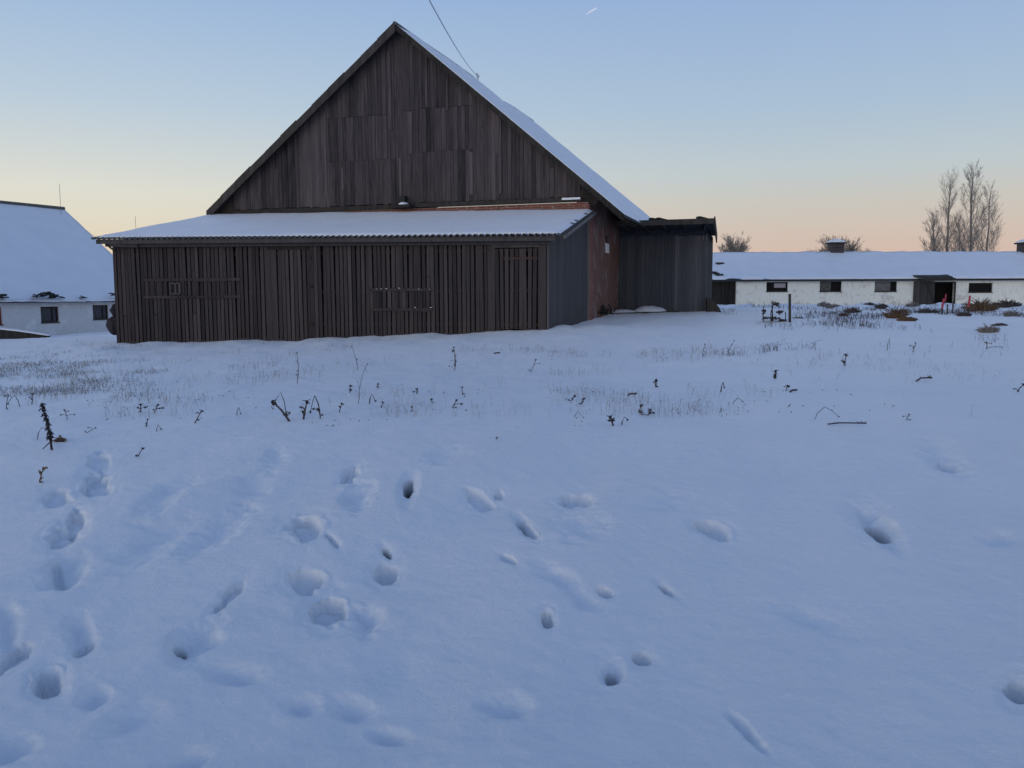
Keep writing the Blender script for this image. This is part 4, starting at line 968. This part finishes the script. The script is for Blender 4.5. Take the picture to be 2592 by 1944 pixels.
WD = [
 (92,1112,26,'thin arched stem just left of the tall stalk',1,30,'arch',1),
 (14,1036,32,'small dark seed head at the far left edge of the weeds',0,12,'stem',1),
 (52,1030,26,'bent drooping stem near the left edge above the tall stalk',-1,26,'arch',1),
 (78,1022,22,'short tuft between the drooping stem and the tall stalk',0,14,'stem',1.2),
 (168,1064,24,'small forked weed right of the tall stalk tip',.1,26,'stem',1),
 (205,1096,32,'slanting twig with two prongs right of the leaf clump',1.2,24,'stem',.8),
 (99,1222,32,'reddish withered head standing in a footprint below the tall stalk',.15,12,'stem',2.0),
 (357,1044,18,'low dark tuft, left one of a close pair',0,24,'stem',1.5),
 (388,1046,22,'low loose tuft, right one of a close pair',.3,30,'stem',1.3),
 (371,1082,18,'tiny upright stub below the pair of tufts',0,6,'stem',1.2),
 (395,1092,16,'tiny arched stub below the pair of tufts',1,12,'arch',1),
 (486,1072,36,'dark leaning weed between the tuft pair and the big cluster',.7,18,'stem',1.5),
 (598,1052,20,'thin arched stem left of the big dark cluster',1,14,'arch',.9),
 (342,1156,24,'two small fallen leaves on smooth snow on the left',.7,12,'stem',1.4),
 (738,1066,62,'biggest dark crooked weed of the central cluster',-.35,30,'stem',3.0),
 (726,1050,56,'long arched thin stem above the biggest dark weed',-1,30,'arch',1.1),
 (765,1062,44,'dark crooked weed, middle one of the central cluster',.25,24,'stem',2.6),
 (812,1052,50,'looping weed, rightmost of the central cluster',-1,30,'arch',1.6),
 (808,1060,24,'low tangle at the foot of the looping weed',.3,28,'stem',1.6),
 (856,1044,24,'small weed with a dark head right of the looping weed',0,10,'stem',1.3),
 (904,1022,105,'long thin stem slanting right, right of the central cluster',.36,16,'stem',.7),
 (934,1022,24,'dark round seed head on a curved stem right of the long thin stem',1,16,'arch',1.5),
 (886,994,18,'small dark dot-like seed head above the cluster',0,6,'stem',1.4),
 (752,972,76,'tall thin faint stem above the central cluster',-.08,8,'stem',.8),
 (905,938,64,'tall thin faint stem below the lean-to, middle of the field',0,6,'stem',.6),
 (956,984,12,'tiny dark speck of a weed above the middle',0,5,'stem',1.4),
 (962,1032,14,'small pair of dark heads in the middle of the weed line',.2,16,'stem',1.4),
 (1052,998,14,'small dark pair of leaves right of the middle',.2,16,'stem',1.3),
 (1096,1020,10,'tiny dark speck right of the leaf pair',0,5,'stem',1.3),
 (1140,1032,22,'dark round head with a slanting stem, centre right',.6,30,'stem',1.5),
 (1172,1000,20,'upright little weed above the round head',0,8,'stem',1.2),
 (1042,1042,12,'low faint weed below the leaf pair',0,8,'stem',1.2),
 (1152,930,50,'faint upright brush in the open field below the lean-to doors',0,22,'stem',1),
 (1148,938,40,'second faint upright brush close to its neighbour in the open field',.2,26,'stem',.8),
 (1340,942,36,'faint forked weed below the right corner of the lean-to',.3,26,'stem',.9),
 (1258,1114,7,'tiny grey weed tip on the smooth slope',0,12,'stem',.9),
 (1444,1014,14,'dark leaf left in a small scatter, centre right',.3,12,'stem',1.6),
 (1470,1024,16,'dark leaf right in a small scatter, centre right',.1,12,'stem',1.6),
 (1452,1056,14,'faint bent stem under the small scatter',1,24,'arch',.8),
 (1553,1078,24,'darkest low clump of the right weed group',0,20,'stem',2.6),
 (1572,1076,20,'low clump at the foot of the darkest one',1,18,'arch',1.5),
 (1616,1044,18,'small dark leafy weed, upper one of a stepped pair',0,12,'stem',2),
 (1636,1052,16,'small dark leafy weed, lower one of a stepped pair',.2,22,'stem',1.8),
 (1599,1002,8,'flat dark leaf lying above the stepped pair',0,20,'lying',1.2),
 (1660,980,16,'little dark triangular weed standing alone',.2,10,'stem',2.2),
 (1824,992,24,'pointed looped weed right of the triangular one',.3,12,'arch',1.6),
 (1852,1022,14,'low arched weed under the pointed loop',1,32,'arch',.9),
 (1962,960,18,'small dark upright stub in the right field',0,6,'stem',2),
 (1987,990,14,'low dark weed below the upright stub',.3,30,'stem',1.4),
 (2010,994,8,'flat dark weed right of the low dark one',0,20,'lying',1.1),
 (2140,926,26,'small cross shaped weed in the right field',0,12,'stem',1.7),
 (2058,1062,30,'arched thin weed left of the dark fallen stick',1,60,'arch',.9),
 (2288,1062,14,'small grey weed right of the dark fallen stick',.4,26,'stem',1),
 (2573,992,20,'small dark weed near the right edge',0,16,'stem',1.5),
 (2497,884,16,'low faint reddish brush near the right edge',0,46,'stem',1.2),
 (1258,896,4,'faint flat stalk in the field left of the arched weed',0,14,'lying',.8),
 (1780,905,34,'thin faint upright stalk in the right field',0,6,'stem',.7),
 (1840,900,40,'thin faint pair of stalks in the right field',.1,12,'stem',.7),
 (2245,888,28,'thin faint looped stalk in the right field',1,10,'arch',.8),
 (2310,892,22,'short faint stalk right of the looped one',0,14,'stem',.9)]
for (u, v, h, lab, ln, wpx, kd, th_) in WD:
    o = weed(u, v, h, lab, ln, wpx, kd, thick=th_, m=M_brown if 'reddish' in lab else None)
stick = weed(2140, 1076, 8, 'dark fallen stick lying flat in snow, right field', 0, 84, 'lying', M_weeddark, 'fallen_stick', 'stick', group=None, thick=.75)
weed(2342, 966, 16, 'pale slanting fallen twig in the right field', 0, 42, 'lying', M_weed, 'fallen_twig', 'stick', group=None, thick=.9)
# rough ground in front of the long building
weed(2268, 806, 32, 'rust brown grass hummock in front of the long building', 0, 42, 'clump', M_brown, 'grass_hummock', 'grass', group='hummocks before the long building', thick=1)
weed(2296, 812, 14, 'low brown tail of grass right of the rust brown hummock', 0, 44, 'clump', M_brown, 'grass_hummock', 'grass', group='hummocks before the long building', thick=1)
weed(2480, 786, 30, 'wide brown grass mound at the foot of the white wall', 0, 80, 'clump', M_brown, 'grass_hummock', 'grass', group='hummocks before the long building', thick=1)
weed(2548, 778, 20, 'dark mound right of the wide brown one', 0, 56, 'clump', M_weed, 'grass_hummock', 'grass', group='hummocks before the long building', thick=1)
for (u, v, h, w_, lab) in ((2157,792,18,36,'dark jagged tuft between dark post and rust brown hummock'),(2134,800,10,16,'small dark tuft beside the jagged one'),(2230,780,14,24,'dark tuft below the middle windows'),(2350,792,14,44,'dark flat tuft left of the red stakes'),(2085,776,14,26,'grey tuft under the second window'),(2110,778,10,40,'flat grey tuft under the second window'),(2200,772,8,22,'small dark tuft under the third window'),(2530,824,8,36,'dark stick-like tuft near the right edge'),(1918,768,18,34,'reddish tuft at the wall under the first window'),(2440,800,12,30,'dark tuft just under the right red stake'),(2310,776,12,30,'faint tuft left of the doorway'),(2560,800,16,34,'grey tuft at the right edge'),(2066,764,16,14,'blue grey leaning stub before the wall'),(2020,806,6,30,'faint flat tuft right of the dark post'),(2500,842,22,40,'pale grass tuft in the snow near the right edge')):
    weed(u, v, h, lab, 0, w_, 'clump', M_straw if 'pale' in lab or 'faint' in lab or 'grey' in lab else M_weed, 'grass_tuft', 'grass', group='tufts before the long building', thick=.7)
# tangle of stalks and the thin post
g = G(1965, 814); tg = thing('dead_bush', 'tangle of dark stalks with three brown seed clumps beside the thin dark post', 'bush', g)
D = g.y; k = D/F; rg = random.Random(12)
for (u, v0, v1) in ((1932,777,814),(1954,772,812),(1957,762,808),(1952,785,806),(1988,790,812)):
    M = MB(); M.tube([P(u, v1, D)-Vector((0,0,.1)), P(u+rg.uniform(-2,2), (v0+v1)/2, D), P(u+rg.uniform(-1,1), v0, D)], .016, 4); M.build('stalk', M_weeddark, tg)
for (u, v, a, b) in ((1965,770,12,8),(1975,790,12,7),(1960,805,14,7),(1980,810,16,5),(1938,805,10,5),(1933,788,6,7)):
    H = MB()
    for q in range(26):
        c = P(u+rg.gauss(0,a*.4), v+rg.gauss(0,b*.35), D+rg.uniform(-.25,.25)); H.blob(c, k*a*.2, .08, k*b*.2, 6, 4, .5, seed=rg.randint(0,9999))
    H.build('seed_head', M_weed, tg)
g = G(2000, 816); M = MB(); M.tube([g-Vector((0,0,.3)), P(1999, 745, g.y)], .045, 6)
pp = thing('thin_post', 'thin dark upright post standing in the snow before the first window', 'post', g); M.build('shaft', M_dark, pp)
M = MB(); M.tube([P(1999, 745, g.y), P(1999, 744, g.y)], .06, 6); M.build('top', M_dark, pp)
def stake(u, v0, v1, lab, w_=.05, name='red_stake', m=M_red, gp='red stakes before the doorway', red=.62):
    g = G(u, v1); tpz = P(u, v0, g.y).z; o = thing(name, lab, 'stake', g, gp)
    zm = g.z+(tpz-g.z)*(1-red)
    M = MB(); M.tube([g-Vector((0,0,.2)), Vector((g.x, g.y, zm))], w_*.7, 6); M.build('shaft', M_dark, o)
    if m is not None and red > 0: M = MB(); M.tube([Vector((g.x, g.y, zm)), Vector((g.x+.05, g.y, tpz))], w_, 6); M.build('painted_top', m, o)
stake(2384, 756, 796, 'left red topped stake before the dark doorway', .04); stake(2392, 744, 770, 'shorter red topped stake touching the left one', .05, red=.7)
stake(2450, 748, 796, 'right thinner red topped stake under the last window', .04)
stake(2397, 770, 796, 'dark stub post right beside the left red stake', .035, 'stub_post', None, 'dark stub posts', 0); stake(2411, 762, 794, 'dark stub post between the red stakes', .035, 'stub_post', None, 'dark stub posts', 0)
# things at the foot of the shed
g = G(1808, 788); Ys = HW.pt(h1+.2, 0, .4).y; M = MB()
pts = [P(1790, 755, Ys), P(1803, 757, Ys), P(1822, 780, Ys), P(1826, 792, Ys), P(1790, 792, Ys)]
M.prism(pts, [p+Vector((.05,.5,0)) for p in pts]); o = M.build('leaning_board', M_dark, org=(pts[0].x, pts[0].y, pts[3].z)); tag(o, 'dark slanting boards leaning at the right foot of the grey shed', 'board')
M = MB(); a = P(1548, 797, 35.8); b = P(1738, 791, 36.8); M.beam(a, b, .25, .16); tb = tag(M.build('timber', M_dark, org=a), 'dark beam half buried in snow in front of the grey shed', 'timber')
M = MB(); d_ = b-a
for (t, rx, rz_) in ((.06,.45,.20),(.17,.7,.24),(.33,.5,.15),(.52,.75,.36),(.62,.5,.3),(.86,.6,.25)):
    c = a+d_*t+Vector((0,.45,-.04)); M.blob(c, rx, .5, rz_, 16, 6, .06, half=True, seed=int(t*100))
M.build('snow_heap', M_snow, tb, smooth=True)
M = MB(); rg = random.Random(9); c0 = P(1528, 797, 33.6)
for q in range(220):
    c = c0+Vector((rg.gauss(0,.22), rg.gauss(0,.25), abs(rg.gauss(0,.18)))); ln = rg.uniform(.06,.14); d = Vector((rg.uniform(-1,1), rg.uniform(-1,1), rg.uniform(-.2,1))).normalized(); s2 = d.cross(Vector((.3,.5,1))).normalized()*ln*.3
    M.prism([c, c+d*ln*.5+s2, c+d*ln, c+d*ln*.5-s2], [p+Vector((0,0,.004)) for p in (c, c+d*ln*.5+s2, c+d*ln, c+d*ln*.5-s2)])
tag(M.build('shrub', M_green, org=c0), 'small dark green shrub at the foot of the brick side wall', 'shrub')
M = MB(); c = P(293, 824, 30.6)
M.blob(c, .30, .3, .34, 12, 8, .14, seed=3); M.blob(c+Vector((.05,0,.55)), .2, .25, .22, 10, 6, .2, seed=4); tag(M.build('sack', M_weeddark, org=c-Vector((0,0,.3))), 'dark bulging sack at the left corner of the lean-to', 'sack')

# ================================================================== frosted grass (uncountable)
def grass(name, n, region, hmin, hmax, m, lab, dens=None, thick=.0022, seed=1):
    rg = random.Random(seed); npr = np.random.RandomState(seed); M = MB()
    N = n*8; u = npr.uniform(region[0], region[1], N); v = npr.uniform(region[2], region[3], N); z = np.zeros(N)
    tv = (v-(745+.0044*(1296-u)))/F; tu = (u-1296)/F
    for k in range(4): Y = np.clip((1.6-z)/np.maximum(tv, .008), 3, 78.8); X = tu*Y; z = base(X, Y)
    keep = np.nonzero((npr.uniform(0, 1, N) < dens(u, v, X, Y)) & (Y < 78.5))[0][:n]
    for q in keep:
        Yq = Y[q]; h = rg.uniform(hmin, hmax); t = thick*(Yq/10); b = Vector((X[q], Yq, z[q]-.02)); a = rg.uniform(0, 6.28); ln = rg.uniform(.1,.9)*h
        mid = b+Vector((math.cos(a)*ln*.35, math.sin(a)*ln*.35, h*.75)); e = mid+Vector((math.cos(a)*ln*.8, math.sin(a)*ln*.8, h*rg.uniform(-.45,.2)))
        M.tube([b, mid, e], [t, t*.8, t*.3], 3, .5, False)
    o = M.build(name, m, org=M.v[0]); o['kind'] = 'stuff'; o['label'] = lab; o['category'] = 'grass'; return o
def dl(u, v, x, y): return (1-sst(150, 520, u))*sst(885, 925, v)*(1-sst(985, 1035, v))*np.maximum(0, fbm(x*1.3, y*.9, 12, 4)+.30)
grass('frosted_grass', 3400, (-60, 560, 880, 1050), .03, .13, M_frost, 'patch of frosted grass showing through the snow on the left', dl, .0019, 2)
def dm(u, v, x, y): return np.maximum(0, fbm(x*.9, y*.7, 52, 3)-.10)*(1-.7*sst(1500, 2592, u))
grass('field_stalks', 2000, (60, 2592, 865, 1060), .04, .24, M_straw, 'sparse thin frosted stalks scattered over the field', dm, .0015, 3)
def df_(u, v, x, y): return np.maximum(0, fbm(x*.45, y*.22, 62, 4)-.02)*(1-.5*sst(790, 835, v))
grass('far_stubble', 4200, (1820, 2640, 757, 835), .06, .30, M_weed, 'rough dark stubble in the snow before the long building', df_, .0019, 4)
grass('dark_leaf_litter', 260, (0, 2300, 985, 1085), .01, .05, M_weed, 'tiny withered leaves along the brow of the slope', lambda u, v, x, y: np.maximum(0, fbm(x*1.3, y*1.3, 72, 3)), .006, 5)
print('objects', len(bpy.data.objects))
